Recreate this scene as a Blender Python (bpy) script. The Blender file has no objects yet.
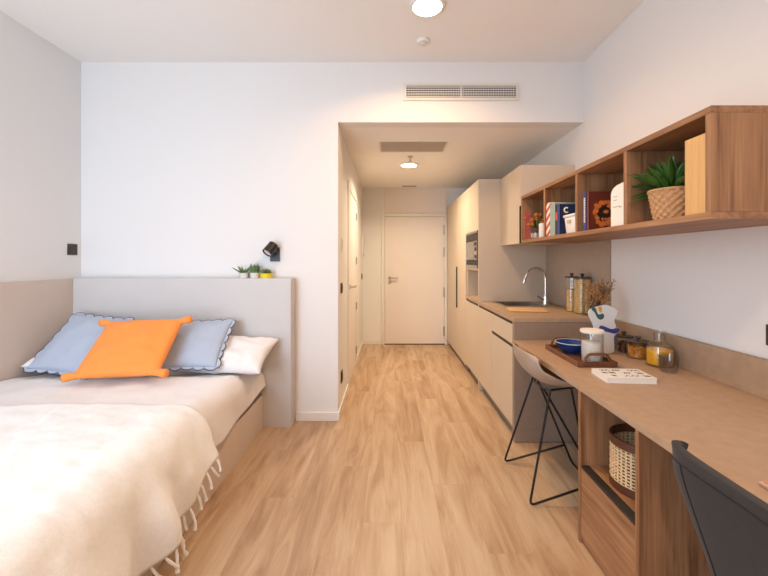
import bpy, bmesh, math, random
from mathutils import Vector, Matrix, noise
random.seed(7)
SC = bpy.context.scene
COL = SC.collection
PI = math.pi
def lin(c):
    return c/12.92 if c <= 0.04045 else ((c+0.055)/1.055)**2.4
def rgb(r, g, b):
    return (lin(r/255), lin(g/255), lin(b/255), 1)

# ------------------------------------------------------------ materials
def newmat(name):
    m = bpy.data.materials.new(name); m.use_nodes = True
    nt = m.node_tree
    return m, nt, nt.nodes['Principled BSDF']
def N(nt, typ, **kw):
    n = nt.nodes.new(typ)
    for k, v in kw.items():
        if k in n.inputs: n.inputs[k].default_value = v
        else: setattr(n, k, v)
    return n
def flat(name, col, rough=0.5, metal=0.0, var=0.0, vscale=8, bump=0.0, bscale=200, sheen=0.0, spec=None):
    m, nt, p = newmat(name)
    p.inputs['Base Color'].default_value = col
    p.inputs['Roughness'].default_value = rough
    p.inputs['Metallic'].default_value = metal
    if spec is not None: p.inputs['Specular IOR Level'].default_value = spec
    if sheen: p.inputs['Sheen Weight'].default_value = sheen
    tc = N(nt, 'ShaderNodeTexCoord')
    if var:
        nz = N(nt, 'ShaderNodeTexNoise', Scale=vscale, Detail=4.0)
        nt.links.new(tc.outputs['Object'], nz.inputs['Vector'])
        cr = N(nt, 'ShaderNodeValToRGB')
        cr.color_ramp.elements[0].position = 0.3; cr.color_ramp.elements[1].position = 0.7
        cr.color_ramp.elements[0].color = tuple(c*(1-var) for c in col[:3])+(1,)
        cr.color_ramp.elements[1].color = tuple(min(1, c*(1+var)) for c in col[:3])+(1,)
        nt.links.new(nz.outputs['Fac'], cr.inputs['Fac'])
        nt.links.new(cr.outputs['Color'], p.inputs['Base Color'])
    if bump:
        nb = N(nt, 'ShaderNodeTexNoise', Scale=bscale, Detail=3.0)
        nt.links.new(tc.outputs['Object'], nb.inputs['Vector'])
        bp = N(nt, 'ShaderNodeBump', Strength=bump, Distance=0.002)
        nt.links.new(nb.outputs['Fac'], bp.inputs['Height'])
        nt.links.new(bp.outputs['Normal'], p.inputs['Normal'])
    return m
def wood(name, c_dark, c_mid, c_light, axis='Z', scale=1.0, rough=0.5):
    m, nt, p = newmat(name)
    p.inputs['Roughness'].default_value = rough
    tc = N(nt, 'ShaderNodeTexCoord')
    mp = N(nt, 'ShaderNodeMapping')
    s = [22*scale]*3; s['XYZ'.index(axis)] = 1.3*scale
    mp.inputs['Scale'].default_value = s
    nt.links.new(tc.outputs['Object'], mp.inputs['Vector'])
    n1 = N(nt, 'ShaderNodeTexNoise', Scale=1.0, Detail=6.0, Roughness=0.6, Distortion=0.6)
    nt.links.new(mp.outputs['Vector'], n1.inputs['Vector'])
    mp2 = N(nt, 'ShaderNodeMapping')
    s2 = [140*scale]*3; s2['XYZ'.index(axis)] = 4*scale
    mp2.inputs['Scale'].default_value = s2
    nt.links.new(tc.outputs['Object'], mp2.inputs['Vector'])
    n2 = N(nt, 'ShaderNodeTexNoise', Scale=1.0, Detail=3.0)
    nt.links.new(mp2.outputs['Vector'], n2.inputs['Vector'])
    mx = N(nt, 'ShaderNodeMath', operation='MULTIPLY_ADD')
    mx.inputs[1].default_value = 0.25
    nt.links.new(n2.outputs['Fac'], mx.inputs[0]); 
    sc = N(nt, 'ShaderNodeMath', operation='MULTIPLY'); sc.inputs[1].default_value = 0.75
    nt.links.new(n1.outputs['Fac'], sc.inputs[0])
    nt.links.new(sc.outputs[0], mx.inputs[2])
    cr = N(nt, 'ShaderNodeValToRGB')
    e = cr.color_ramp.elements
    e[0].position = 0.33; e[0].color = c_dark
    e[1].position = 0.68; e[1].color = c_light
    k = e.new(0.5); k.color = c_mid
    nt.links.new(mx.outputs[0], cr.inputs['Fac'])
    nt.links.new(cr.outputs['Color'], p.inputs['Base Color'])
    return m
def floor_mat():
    m, nt, p = newmat('oak_floor')
    p.inputs['Roughness'].default_value = 0.42
    tc = N(nt, 'ShaderNodeTexCoord')
    mp = N(nt, 'ShaderNodeMapping'); mp.inputs['Rotation'].default_value = (0, 0, PI/2)
    mp.inputs['Location'].default_value = (0.31, 0.05, 0)
    nt.links.new(tc.outputs['Object'], mp.inputs['Vector'])
    br = N(nt, 'ShaderNodeTexBrick', Scale=1.0)
    br.offset = 0.0; br.squash = 1.0
    br.inputs['Brick Width'].default_value = 1.38; br.inputs['Row Height'].default_value = 0.193
    br.inputs['Mortar Size'].default_value = 0.0012; br.inputs['Mortar Smooth'].default_value = 0.3
    br.inputs['Color1'].default_value = (0, 0, 0, 1); br.inputs['Color2'].default_value = (1, 1, 1, 1)
    br.inputs['Mortar'].default_value = (0.5, 0.5, 0.5, 1)
    s0 = N(nt, 'ShaderNodeSeparateXYZ'); nt.links.new(mp.outputs['Vector'], s0.inputs[0])
    dv = N(nt, 'ShaderNodeMath', operation='DIVIDE'); dv.inputs[1].default_value = 0.193
    fl = N(nt, 'ShaderNodeMath', operation='FLOOR'); sh = N(nt, 'ShaderNodeMath', operation='MULTIPLY_ADD'); sh.inputs[1].default_value = 0.853
    nt.links.new(s0.outputs['Y'], dv.inputs[0]); nt.links.new(dv.outputs[0], fl.inputs[0]); nt.links.new(fl.outputs[0], sh.inputs[0]); nt.links.new(s0.outputs['X'], sh.inputs[2])
    c0 = N(nt, 'ShaderNodeCombineXYZ'); nt.links.new(sh.outputs[0], c0.inputs['X']); nt.links.new(s0.outputs['Y'], c0.inputs['Y'])
    nt.links.new(c0.outputs[0], br.inputs['Vector'])
    # per-plank offset of the grain
    sep = N(nt, 'ShaderNodeSeparateXYZ'); nt.links.new(tc.outputs['Object'], sep.inputs[0])
    off = N(nt, 'ShaderNodeMath', operation='MULTIPLY'); off.inputs[1].default_value = 37.0
    nt.links.new(br.outputs['Color'], off.inputs[0])
    cmb = N(nt, 'ShaderNodeCombineXYZ')
    ax = N(nt, 'ShaderNodeMath', operation='MULTIPLY'); ax.inputs[1].default_value = 9.0
    ay = N(nt, 'ShaderNodeMath', operation='MULTIPLY'); ay.inputs[1].default_value = 1.2
    nt.links.new(sep.outputs['X'], ax.inputs[0]); nt.links.new(sep.outputs['Y'], ay.inputs[0])
    nt.links.new(ax.outputs[0], cmb.inputs['X']); nt.links.new(ay.outputs[0], cmb.inputs['Y']); nt.links.new(off.outputs[0], cmb.inputs['Z'])
    n1 = N(nt, 'ShaderNodeTexNoise', Scale=1.0, Detail=7.0, Roughness=0.62, Distortion=1.1)
    nt.links.new(cmb.outputs[0], n1.inputs['Vector'])
    cmb2 = N(nt, 'ShaderNodeCombineXYZ')
    bx = N(nt, 'ShaderNodeMath', operation='MULTIPLY'); bx.inputs[1].default_value = 120.0
    by = N(nt, 'ShaderNodeMath', operation='MULTIPLY'); by.inputs[1].default_value = 3.5
    nt.links.new(sep.outputs['X'], bx.inputs[0]); nt.links.new(sep.outputs['Y'], by.inputs[0])
    nt.links.new(bx.outputs[0], cmb2.inputs['X']); nt.links.new(by.outputs[0], cmb2.inputs['Y']); nt.links.new(off.outputs[0], cmb2.inputs['Z'])
    n2 = N(nt, 'ShaderNodeTexNoise', Scale=1.0, Detail=2.0)
    nt.links.new(cmb2.outputs[0], n2.inputs['Vector'])
    a = N(nt, 'ShaderNodeMath', operation='MULTIPLY_ADD'); a.inputs[1].default_value = 0.14
    nt.links.new(n2.outputs['Fac'], a.inputs[0])
    b = N(nt, 'ShaderNodeMath', operation='MULTIPLY_ADD'); b.inputs[1].default_value = 0.08
    nt.links.new(br.outputs['Color'], b.inputs[0])
    c = N(nt, 'ShaderNodeMath', operation='MULTIPLY'); c.inputs[1].default_value = 0.78
    nt.links.new(n1.outputs['Fac'], c.inputs[0]); nt.links.new(c.outputs[0], b.inputs[2]); nt.links.new(b.outputs[0], a.inputs[2])
    cr = N(nt, 'ShaderNodeValToRGB'); e = cr.color_ramp.elements
    e[0].position = 0.26; e[0].color = rgb(140, 107, 76)
    e[1].position = 0.72; e[1].color = rgb(208, 185, 157)
    k = e.new(0.45); k.color = rgb(180, 147, 115)
    k = e.new(0.56); k.color = rgb(194, 165, 134)
    nt.links.new(a.outputs[0], cr.inputs['Fac'])
    dk = N(nt, 'ShaderNodeMixRGB', blend_type='MULTIPLY')
    mf = N(nt, 'ShaderNodeMath', operation='MULTIPLY'); mf.inputs[1].default_value = 0.14
    nt.links.new(br.outputs['Fac'], mf.inputs[0]); nt.links.new(mf.outputs[0], dk.inputs['Fac'])
    nt.links.new(cr.outputs['Color'], dk.inputs['Color1']); dk.inputs['Color2'].default_value = (0.35, 0.25, 0.16, 1)
    nt.links.new(dk.outputs['Color'], p.inputs['Base Color'])
    return m
def glass(name):
    """thin clear glass: mostly see-through, mirror-like towards grazing angles"""
    m = bpy.data.materials.new(name); m.use_nodes = True; nt = m.node_tree
    tr = N(nt, 'ShaderNodeBsdfTransparent'); tr.inputs['Color'].default_value = (0.97, 0.98, 0.98, 1)
    gl = N(nt, 'ShaderNodeBsdfGlossy', Roughness=0.02)
    lw = N(nt, 'ShaderNodeLayerWeight', Blend=0.5); pw = N(nt, 'ShaderNodeMath', operation='POWER'); pw.inputs[1].default_value = 3.5
    ml = N(nt, 'ShaderNodeMath', operation='MULTIPLY_ADD'); ml.inputs[1].default_value = 0.6; ml.inputs[2].default_value = 0.06
    mx = N(nt, 'ShaderNodeMixShader')
    nt.links.new(lw.outputs['Facing'], pw.inputs[0]); nt.links.new(pw.outputs[0], ml.inputs[0])
    nt.links.new(ml.outputs[0], mx.inputs[0]); nt.links.new(tr.outputs[0], mx.inputs[1]); nt.links.new(gl.outputs[0], mx.inputs[2])
    nt.links.new(mx.outputs[0], nt.nodes['Material Output'].inputs['Surface'])
    return m
def emit(name, col, strength):
    m, nt, p = newmat(name)
    p.inputs['Base Color'].default_value = (0.9, 0.9, 0.9, 1)
    p.inputs['Emission Color'].default_value = col
    p.inputs['Emission Strength'].default_value = strength
    return m
def stripes(name, ca, cb, axis_vec, freq):
    m, nt, p = newmat(name)
    p.inputs['Roughness'].default_value = 0.6
    tc = N(nt, 'ShaderNodeTexCoord')
    dt = N(nt, 'ShaderNodeVectorMath', operation='DOT_PRODUCT'); dt.inputs[1].default_value = axis_vec
    nt.links.new(tc.outputs['Object'], dt.inputs[0])
    mu = N(nt, 'ShaderNodeMath', operation='MULTIPLY'); mu.inputs[1].default_value = freq
    nt.links.new(dt.outputs['Value'], mu.inputs[0])
    fr = N(nt, 'ShaderNodeMath', operation='FRACT'); nt.links.new(mu.outputs[0], fr.inputs[0])
    gt = N(nt, 'ShaderNodeMath', operation='GREATER_THAN'); gt.inputs[1].default_value = 0.5
    nt.links.new(fr.outputs[0], gt.inputs[0])
    mx = N(nt, 'ShaderNodeMixRGB'); mx.inputs['Color1'].default_value = ca; mx.inputs['Color2'].default_value = cb
    nt.links.new(gt.outputs[0], mx.inputs['Fac']); nt.links.new(mx.outputs['Color'], p.inputs['Base Color'])
    return m

WALL = rgb(238, 236, 234)
MT = dict(
    wall=flat('wall_paint', WALL, 0.75, bump=0.03, bscale=300),
    ceil=flat('ceiling_paint', rgb(249, 246, 242), 0.85),
    trimw=flat('white_trim', rgb(238, 235, 230), 0.45),
    floor=floor_mat(),
    door=flat('door_lacquer', rgb(236, 228, 222), 0.5),
    panel=flat('greige_board', rgb(209, 205, 202), 0.55, var=0.02, vscale=3),
    panelw=flat('warm_greige_board', rgb(214, 197, 184), 0.55, var=0.02, vscale=3),
    bedbase=flat('bed_base_board', rgb(222, 207, 192), 0.6, var=0.03, vscale=4),
    mattress=flat('mattress_ticking', rgb(226, 222, 216), 0.85),
    dark=flat('mattress_gap_shade', rgb(52, 50, 52), 0.8),  # near-black puts the shade under the bedspread into the mattress colour
    duvet=flat('duvet_cotton', rgb(240, 237, 236), 0.85, bump=0.15, bscale=60, sheen=0.2),
    sheet=flat('pillow_cotton', rgb(242, 240, 239), 0.85, bump=0.1, bscale=60, sheen=0.15),
    throw=flat('throw_wool', rgb(242, 239, 234), 0.95, var=0.03, vscale=70, bump=0.8, bscale=260, sheen=0.5),
    blue=flat('dusty_blue_linen', rgb(178, 190, 208), 0.85, var=0.03, vscale=120, bump=0.15, bscale=400, sheen=0.2),
    piping=flat('navy_piping', rgb(34, 38, 56), 0.7),
    orange=flat('orange_cotton', rgb(250, 152, 68), 0.8, var=0.03, vscale=90, bump=0.15, bscale=350, sheen=0.1),
    black=flat('black_matt', rgb(36, 33, 32), 0.5),
    blackmetal=flat('black_metal', rgb(26, 24, 24), 0.4, metal=0.3),
    lampmetal=flat('gunmetal', rgb(58, 52, 50), 0.38, metal=0.6),
    slate=flat('slate_metal', rgb(58, 64, 72), 0.5),
    lens=flat('frosted_lens', rgb(225, 225, 225), 0.3),
    darkbrown=flat('brown_plastic', rgb(66, 50, 42), 0.45),
    steel=flat('brushed_steel', rgb(190, 186, 180), 0.28, metal=1.0),
    chrome=flat('chrome', rgb(225, 222, 218), 0.12, metal=1.0),
    kitchen=flat('cream_laminate', rgb(209, 192, 170), 0.5, var=0.015, vscale=3),
    stone=flat('greige_worktop', rgb(177, 148, 121), 0.5, var=0.07, vscale=26, bump=0.05, bscale=120),
    stoneshade=flat('shaded_end_stone', rgb(150, 128, 110), 0.5, var=0.06, vscale=26),  # worktop stone darkened and greyed to imitate the shade under the desk
    splash=flat('splashback_laminate', rgb(178, 160, 142), 0.5, var=0.05, vscale=14),
    plinth=flat('grey_plinth', rgb(128, 116, 104), 0.5),
    oakZ=wood('shelf_oak_upright', rgb(110, 72, 45), rgb(156, 112, 77), rgb(178, 134, 96), 'Z'),
    oakY=wood('shelf_oak_long', rgb(110, 72, 45), rgb(156, 112, 77), rgb(178, 134, 96), 'Y'),
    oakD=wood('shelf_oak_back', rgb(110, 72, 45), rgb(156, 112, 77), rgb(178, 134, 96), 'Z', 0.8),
    walnut=wood('tray_walnut', rgb(72, 42, 26), rgb(112, 70, 46), rgb(128, 84, 56), 'Y', 1.2, 0.4),
    board=wood('board_beech', rgb(206, 160, 106), rgb(222, 180, 126), rgb(234, 196, 146), 'X', 1.0, 0.5),
    bamboo=wood('bamboo_box', rgb(208, 160, 100), rgb(220, 174, 114), rgb(228, 184, 126), 'Z', 1.6, 0.55),
    glass=glass('clear_glass'),
    shell=flat('taupe_shell', rgb(176, 156, 138), 0.55),
    chairfab=flat('charcoal_velvet', rgb(58, 54, 53), 0.95, var=0.07, vscale=60, bump=0.25, bscale=500, sheen=0.12, spec=0.2),
    chairseam=flat('charcoal_piping', rgb(24, 22, 22), 0.8),
    wicker=flat('wicker', rgb(196, 150, 104), 0.7, var=0.15, vscale=120),
    cane=flat('cane_strip', rgb(222, 190, 146), 0.6, var=0.06, vscale=80),
    leather=flat('brown_leather', rgb(92, 50, 30), 0.5, var=0.08, vscale=60),
    leaf=flat('leaf_green', rgb(52, 92, 32), 0.4, var=0.3, vscale=18),
    leafd=flat('succulent_green', rgb(98, 126, 82), 0.5, var=0.25, vscale=80),
    leafg=flat('succulent_grey_green', rgb(104, 122, 88), 0.5, var=0.25, vscale=80),
    soil=flat('soil', rgb(60, 44, 34), 0.95),
    potw=flat('white_glaze', rgb(222, 220, 214), 0.35),
    poty=flat('yellow_glaze', rgb(236, 214, 44), 0.4),
    potwood=flat('pale_wood_dot', rgb(222, 180, 110), 0.6),
    pasta=flat('dry_pasta', rgb(236, 184, 110), 0.6, var=0.28, vscale=55, bump=0.6, bscale=70),
    cracker=flat('cracker', rgb(240, 194, 120), 0.7, var=0.18, vscale=70),
    nuts=flat('roasted_nuts', rgb(206, 136, 46), 0.5, var=0.3, vscale=90),
    dates=flat('dark_dates', rgb(84, 52, 34), 0.45, var=0.3, vscale=70),
    milk=flat('white_flour', rgb(238, 230, 220), 0.8),
    juice=flat('orange_juice', rgb(255, 188, 30), 0.25),
    cobalt=flat('cobalt_glaze', rgb(22, 58, 120), 0.15, var=0.1, vscale=20),
    rim=flat('pale_rim_glaze', rgb(206, 214, 206), 0.3),
    vase=flat('vase_white', rgb(226, 226, 226), 0.6),
    vgreen=flat('vase_green', rgb(60, 100, 92), 0.6),
    vblue=flat('vase_blue', rgb(58, 66, 140), 0.6),
    vyel=flat('vase_yellow', rgb(226, 164, 40), 0.6),
    vshade=flat('vase_shaded_side', rgb(96, 98, 106), 0.6),  # grey puts the shadow on the vase's other side into the colour
    dried=flat('dried_flower', rgb(168, 124, 78), 0.9, var=0.2, vscale=60),
    driedd=flat('dried_stem', rgb(122, 88, 56), 0.9),
    paper=flat('paper_pages', rgb(240, 234, 224), 0.8),
    white=flat('white_plastic', rgb(238, 235, 230), 0.4),
    ink=flat('ink_brown', rgb(78, 62, 52), 0.8),
    teal=flat('book_teal', rgb(150, 172, 164), 0.6),
    navy=flat('book_navy', rgb(34, 48, 84), 0.5),
    royal=flat('book_blue', rgb(40, 66, 138), 0.5),
    bblack=flat('book_black', rgb(38, 34, 36), 0.5),
    borange=flat('book_orange', rgb(226, 106, 60), 0.6),
    bbrown=flat('book_maroon', rgb(112, 48, 34), 0.45, var=0.12, vscale=14),
    bpink=flat('book_rose', rgb(186, 96, 88), 0.6),
    bwreath=flat('book_wreath', rgb(218, 118, 52), 0.5, var=0.3, vscale=60),
    bdark=flat('book_dark_centre', rgb(44, 26, 22), 0.5),
    redstripe=stripes('red_white_diagonal', rgb(196, 66, 50), rgb(240, 228, 214), (0, 0.55, 0.84), 20),
    note=flat('notebook_tan', rgb(206, 140, 80), 0.6),
    notee=flat('notebook_pale', rgb(206, 172, 156), 0.6),
    grille=flat('vent_white', rgb(232, 226, 216), 0.5),
    gapshade=flat('gap_shade', rgb(44, 38, 34), 0.8),  # flat near-black for the shade in vent openings and the door gap
    hatch=flat('hall_vent_grey', rgb(186, 172, 156), 0.6),
    mwglass=flat('microwave_window', rgb(120, 112, 106), 0.12),
    lampw=emit('lamp_diffuser', (1.0, 0.84, 0.62, 1), 12.0),
    lampw2=emit('hall_lamp_diffuser', (1.0, 0.84, 0.62, 1), 12.0),
)

# ------------------------------------------------------------ mesh builder
class MB:
    def __init__(s): s.bm = bmesh.new()
    def box(s, x0, x1, y0, y1, z0, z1, bev=0.0, seg=2, mat=None):
        t = bmesh.new()
        bmesh.ops.create_cube(t, size=1.0)
        for v in t.verts:
            v.co = Vector(((x0+x1)/2+v.co.x*(x1-x0), (y0+y1)/2+v.co.y*(y1-y0), (z0+z1)/2+v.co.z*(z1-z0)))
        if bev:
            bmesh.ops.bevel(t, geom=t.edges[:], offset=bev, segments=seg, affect='EDGES', profile=0.5)
        if mat is not None:
            for v in t.verts: v.co = mat @ v.co
        s._merge(t); return s
    def _merge(s, t):
        me = bpy.data.meshes.new('tmp'); t.to_mesh(me); t.free()
        s.bm.from_mesh(me); bpy.data.meshes.remove(me)
    def lathe(s, prof, c=(0, 0, 0), n=32, mat=None, disp=None, cap=False):
        bm = s.bm; rings = []
        for i, (r, z) in enumerate(prof):
            ring = []
            if r < 1e-6:
                p = Vector((0, 0, z))
                if mat is not None: p = mat @ p
                ring = [bm.verts.new(p+Vector(c))]
            else:
                for k in range(n):
                    a = 2*PI*k/n
                    rr = r+(disp(i, k) if disp else 0)
                    p = Vector((rr*math.cos(a), rr*math.sin(a), z))
                    if mat is not None: p = mat @ p
                    ring.append(bm.verts.new(p+Vector(c)))
            rings.append(ring)
        for a, b in zip(rings[:-1], rings[1:]):
            for k in range(n):
                k2 = (k+1) % n
                if len(a) == 1 and len(b) == 1: continue
                if len(a) == 1: bm.faces.new((a[0], b[k2], b[k]))
                elif len(b) == 1: bm.faces.new((a[k], a[k2], b[0]))
                else: bm.faces.new((a[k], a[k2], b[k2], b[k]))
        return s
    def tube(s, pts, r, n=8, closed=False, rs=None):
        bm = s.bm; pts = [Vector(p) for p in pts]; L = len(pts)
        prev = None; rings = []
        for i, p in enumerate(pts):
            if closed: d = pts[(i+1) % L]-pts[i-1]
            else: d = pts[min(i+1, L-1)]-pts[max(i-1, 0)]
            if d.length < 1e-9: d = Vector((0, 0, 1))
            d.normalize()
            if prev is None:
                up = Vector((0, 0, 1)) if abs(d.z) < 0.9 else Vector((1, 0, 0))
                u = d.cross(up).normalized()
            else:
                u = prev-d*prev.dot(d)
                u = u.normalized() if u.length > 1e-6 else d.orthogonal().normalized()
            prev = u; w = d.cross(u)
            rr = rs[i] if rs else r
            rings.append([bm.verts.new(p+u*rr*math.cos(2*PI*k/n)+w*rr*math.sin(2*PI*k/n)) for k in range(n)])
        m = L if closed else L-1
        for i in range(m):
            a, b = rings[i], rings[(i+1) % L]
            for k in range(n):
                bm.faces.new((a[k], a[(k+1) % n], b[(k+1) % n], b[k]))
        if not closed:
            bm.faces.new(rings[0][::-1]); bm.faces.new(rings[-1])
        return s
    def prism(s, poly, f0, f1):
        """poly: 2D points; f0,f1 map (a,b)->3D for both faces"""
        bm = s.bm
        A = [bm.verts.new(f0(*p)) for p in poly]; B = [bm.verts.new(f1(*p)) for p in poly]
        n = len(poly)
        bm.faces.new(A); bm.faces.new(B[::-1])
        for i in range(n):
            bm.faces.new((A[i], B[i], B[(i+1) % n], A[(i+1) % n]))
        return s
    def grid(s, f, nu, nv, closed_u=False):
        bm = s.bm
        g = [[bm.verts.new(f(i/nu, j/nv)) for j in range(nv+1)] for i in range(nu if closed_u else nu+1)]
        for i in range(nu):
            a = g[i]; b = g[(i+1) % len(g)]
            for j in range(nv):
                bm.faces.new((a[j], b[j], b[j+1], a[j+1]))
        return g
    def ball(s, c, r, sub=1, sc=(1, 1, 1)):
        t = bmesh.new(); bmesh.ops.create_icosphere(t, subdivisions=sub, radius=r)
        for v in t.verts: v.co = Vector((v.co.x*sc[0], v.co.y*sc[1], v.co.z*sc[2]))+Vector(c)
        s._merge(t); return s
    def build(s, name, mat, parent=None, smooth=False, label=None, cat=None, group=None, kind=None, loc=None, recalc=True, weld=False):
        bm = s.bm
        if weld: bmesh.ops.remove_doubles(bm, verts=bm.verts[:], dist=1e-5)
        if recalc: bmesh.ops.recalc_face_normals(bm, faces=bm.faces[:])
        if parent is not None: off = WORLD[parent.name]
        elif loc is not None: off = Vector(loc)
        else:
            xs = [v.co.x for v in bm.verts]; ys = [v.co.y for v in bm.verts]; zs = [v.co.z for v in bm.verts]
            off = Vector(((min(xs)+max(xs))/2, (min(ys)+max(ys))/2, min(zs)))
        for v in bm.verts: v.co -= off
        me = bpy.data.meshes.new(name); bm.to_mesh(me); bm.free()
        o = bpy.data.objects.new(name, me); COL.objects.link(o)
        me.materials.append(MT[mat] if isinstance(mat, str) else mat)
        if smooth:
            me.polygons.foreach_set('use_smooth', [True]*len(me.polygons))
            if smooth != 'all':
                me.set_sharp_from_angle(angle=math.radians(40 if smooth is True else smooth))
        WORLD[o.name] = Vector(off)
        if parent is not None: o.parent = parent
        else: o.location = off
        if parent is not None: o.location = (0, 0, 0)
        if label: o['label'] = label
        if cat: o['category'] = cat
        if group: o['group'] = group
        if kind: o['kind'] = kind
        return o
WORLD = {}
def thing(name, label, cat, loc, group=None, kind=None):
    o = bpy.data.objects.new(name, None); COL.objects.link(o)
    o.empty_display_size = 0.1
    o.location = loc; WORLD[o.name] = Vector(loc)
    if label: o['label'] = label
    if cat: o['category'] = cat
    if group: o['group'] = group
    if kind: o['kind'] = kind
    return o
def box(name, mat, b, parent=None, bev=0.0, **kw):
    return MB().box(*b, bev=bev).build(name, mat, parent, **kw)
def S(**k): return k
def rotz(a, c=(0, 0, 0)):
    c = Vector(c); return Matrix.Translation(c) @ Matrix.Rotation(a, 4, 'Z') @ Matrix.Translation(-c)
def fbm(x, y, z=0.0): return noise.fractal(Vector((x, y, z)), 1.0, 2.0, 3)
def smooth01(t): t = max(0, min(1, t)); return t*t*(3-2*t)

# ------------------------------------------------------------ camera
H = 1.32
F = 380.0
cam = bpy.data.cameras.new('camera'); co = bpy.data.objects.new('camera', cam); COL.objects.link(co)
co.location = (0, 0, H); co.rotation_euler = (PI/2, 0, 0)
cam.sensor_width = 36.0; cam.lens = 36.0*F/768
cam.shift_x = -5/768; cam.shift_y = -28/768
cam.clip_start = 0.02
SC.camera = co
def P(x, y, Y): return Vector(((x-389)*Y/F, Y, H-(y-260)*Y/F))

# ------------------------------------------------------------ room shell
XL, XR = -2.53, 1.60
YF, YB, YR = 3.123, 5.957, -0.65
ZC, ZH = 2.945, 2.452
XH = -0.419
T = 0.12
def struct(name, mat, b, parent=None, bev=0.0, label=None):
    return box(name, mat, b, parent, bev, kind=None if parent else 'structure', label=label)
struct('floor', 'floor', (XL-T, XR+T, YR-T, YB+T, -0.1, 0))
struct('ceiling', 'ceil', (XL-T, XR+T, YR-T, YF, ZC, ZC+0.1), label='white main room ceiling with the round downlight')
struct('ceiling_hall', 'ceil', (XH, XR, YF+T, YB, ZH, ZH+0.1), label='lower ceiling over the entrance hall and kitchen')
struct('wall_left', 'wall', (XL-T, XL, YR-T, YF+T, 0, ZC), label='white wall left of the bed')
struct('wall_right', 'wall', (XR, XR+T, YR-T, YB+T, 0, ZC), label='white wall behind the desk, shelf and kitchen')
struct('wall_front', 'wall', (XL, XH, YF, YF+T, 0, ZC), label='white wall behind the bed headboard')
struct('wall_header', 'wall', (XH, XR, YF, YF+T, ZH, ZC), label='white bulkhead above the hall opening holding the air vent')
struct('wall_hall_end', 'wall', (XH-T, XR, YB, YB+T, 0, ZH), label='end wall of the hall around the entrance door')
# hall left wall with a door opening Y 3.90..4.80
m = MB(); m.box(XH-T, XH, YF+T, 3.90, 0, ZH); m.box(XH-T, XH, 4.80, YB, 0, ZH); m.box(XH-T, XH, 3.90, 4.80, 2.07, ZH)
m.build('wall_hall_left', 'wall', kind='structure', label='left wall of the hall with the side door')
# rear wall (behind the camera) with a large window
wx0, wx1, wz0, wz1 = -2.45, -1.0, 0.10, 2.65
m = MB(); m.box(XL, wx0, YR-T, YR, 0, ZC); m.box(wx1, XR, YR-T, YR, 0, ZC)
m.box(wx0, wx1, YR-T, YR, 0, wz0); m.box(wx0, wx1, YR-T, YR, wz1, ZC)
m.build('wall_rear', 'wall', kind='structure', label='window wall behind the camera')
w = thing('window_1', 'large white framed window behind the camera', None, ((wx0+wx1)/2, YR-0.06, wz0), kind='structure')
m = MB()
for a, b in ((wx0, wx0+0.06), (wx1-0.06, wx1), (-1.755, -1.695)): m.box(a, b, YR-0.09, YR-0.03, wz0, wz1)
m.box(wx0, wx1, YR-0.09, YR-0.03, wz0, wz0+0.06); m.box(wx0, wx1, YR-0.09, YR-0.03, wz1-0.06, wz1)
m.build('window_frame', 'trimw', w)
pm, pnt, pp = newmat('window_pane')
tr = N(pnt, 'ShaderNodeBsdfTransparent'); gl = N(pnt, 'ShaderNodeBsdfGlossy', Roughness=0.0); mxs = N(pnt, 'ShaderNodeMixShader', Fac=0.06)
pnt.links.new(tr.outputs[0], mxs.inputs[1]); pnt.links.new(gl.outputs[0], mxs.inputs[2])
pnt.links.new(mxs.outputs[0], pnt.nodes['Material Output'].inputs['Surface'])
box('window_pane', pm, (wx0+0.06, -1.755, YR-0.064, YR-0.056, wz0+0.06, wz1-0.06), w)
box('window_pane', pm, (-1.695, wx1-0.06, YR-0.064, YR-0.056, wz0+0.06, wz1-0.06), w)

bh = 0.072
def baseb(name, b, label): struct(name, 'trimw', b, bev=0.003, label=label)
baseb('baseboard_front', (-0.765, XH+0.011, YF-0.011, YF, 0, bh), 'white baseboard at the foot of the wall beside the headboard')
m = MB(); m.box(XH, XH+0.011, YF, 3.84, 0, bh, 0.003); m.box(XH, XH+0.011, 4.86, YB, 0, bh, 0.003)
m.build('baseboard_hall_left', 'trimw', kind='structure', label='white baseboard along the left wall of the hall')
baseb('baseboard_hall_end', (XH+0.011, -0.118, YB-0.011, YB, 0, bh), 'white baseboard left of the entrance door')

# entrance door (end of hall)
d = thing('door_1', 'white entrance door at the end of the hall with chrome hinges', None, (0.40, YB, 0), kind='structure')
m = MB(); m.box(-0.115, -0.070, YB-0.03, YB, 0, ZH, 0.002); m.box(0.868, 0.903, YB-0.03, YB, 0, 2.05, 0.002); m.box(-0.070, 0.868, YB-0.03, YB, 2.003, 2.05, 0.002)
m.build('door_frame', 'trimw', d)
box('transom_panel', 'door', (-0.068, 0.903, YB-0.022, YB, 2.053, ZH), d)
lf = box('door_leaf', 'door', (-0.066, 0.864, YB-0.024, YB-0.001, 0.014, 1.999), d, 0.002)
box('door_gap_shade', 'gapshade', (-0.070, 0.868, YB-0.026, YB, 0.0, 0.012), d)  # dark strip painted in for the shaded gap under the door
for z in (1.79, 1.445, 0.82, 0.21):
    MB().box(0.845, 0.868, YB-0.040, YB-0.025, z-0.075, z+0.075, 0.004).build('hinge', 'steel', lf, label='steel hinge')
m = MB(); m.lathe([(0.0, 0), (0.025, 0), (0.025, 0.008), (0.0, 0.008)], (0.01, YB-0.024, 1.04), 24, Matrix.Rotation(PI/2, 4, 'X'))
m.tube([(0.01, YB-0.03, 1.04), (0.01, YB-0.07, 1.04), (0.03, YB-0.078, 1.04), (0.14, YB-0.078, 1.04)], 0.010, 10)
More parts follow.
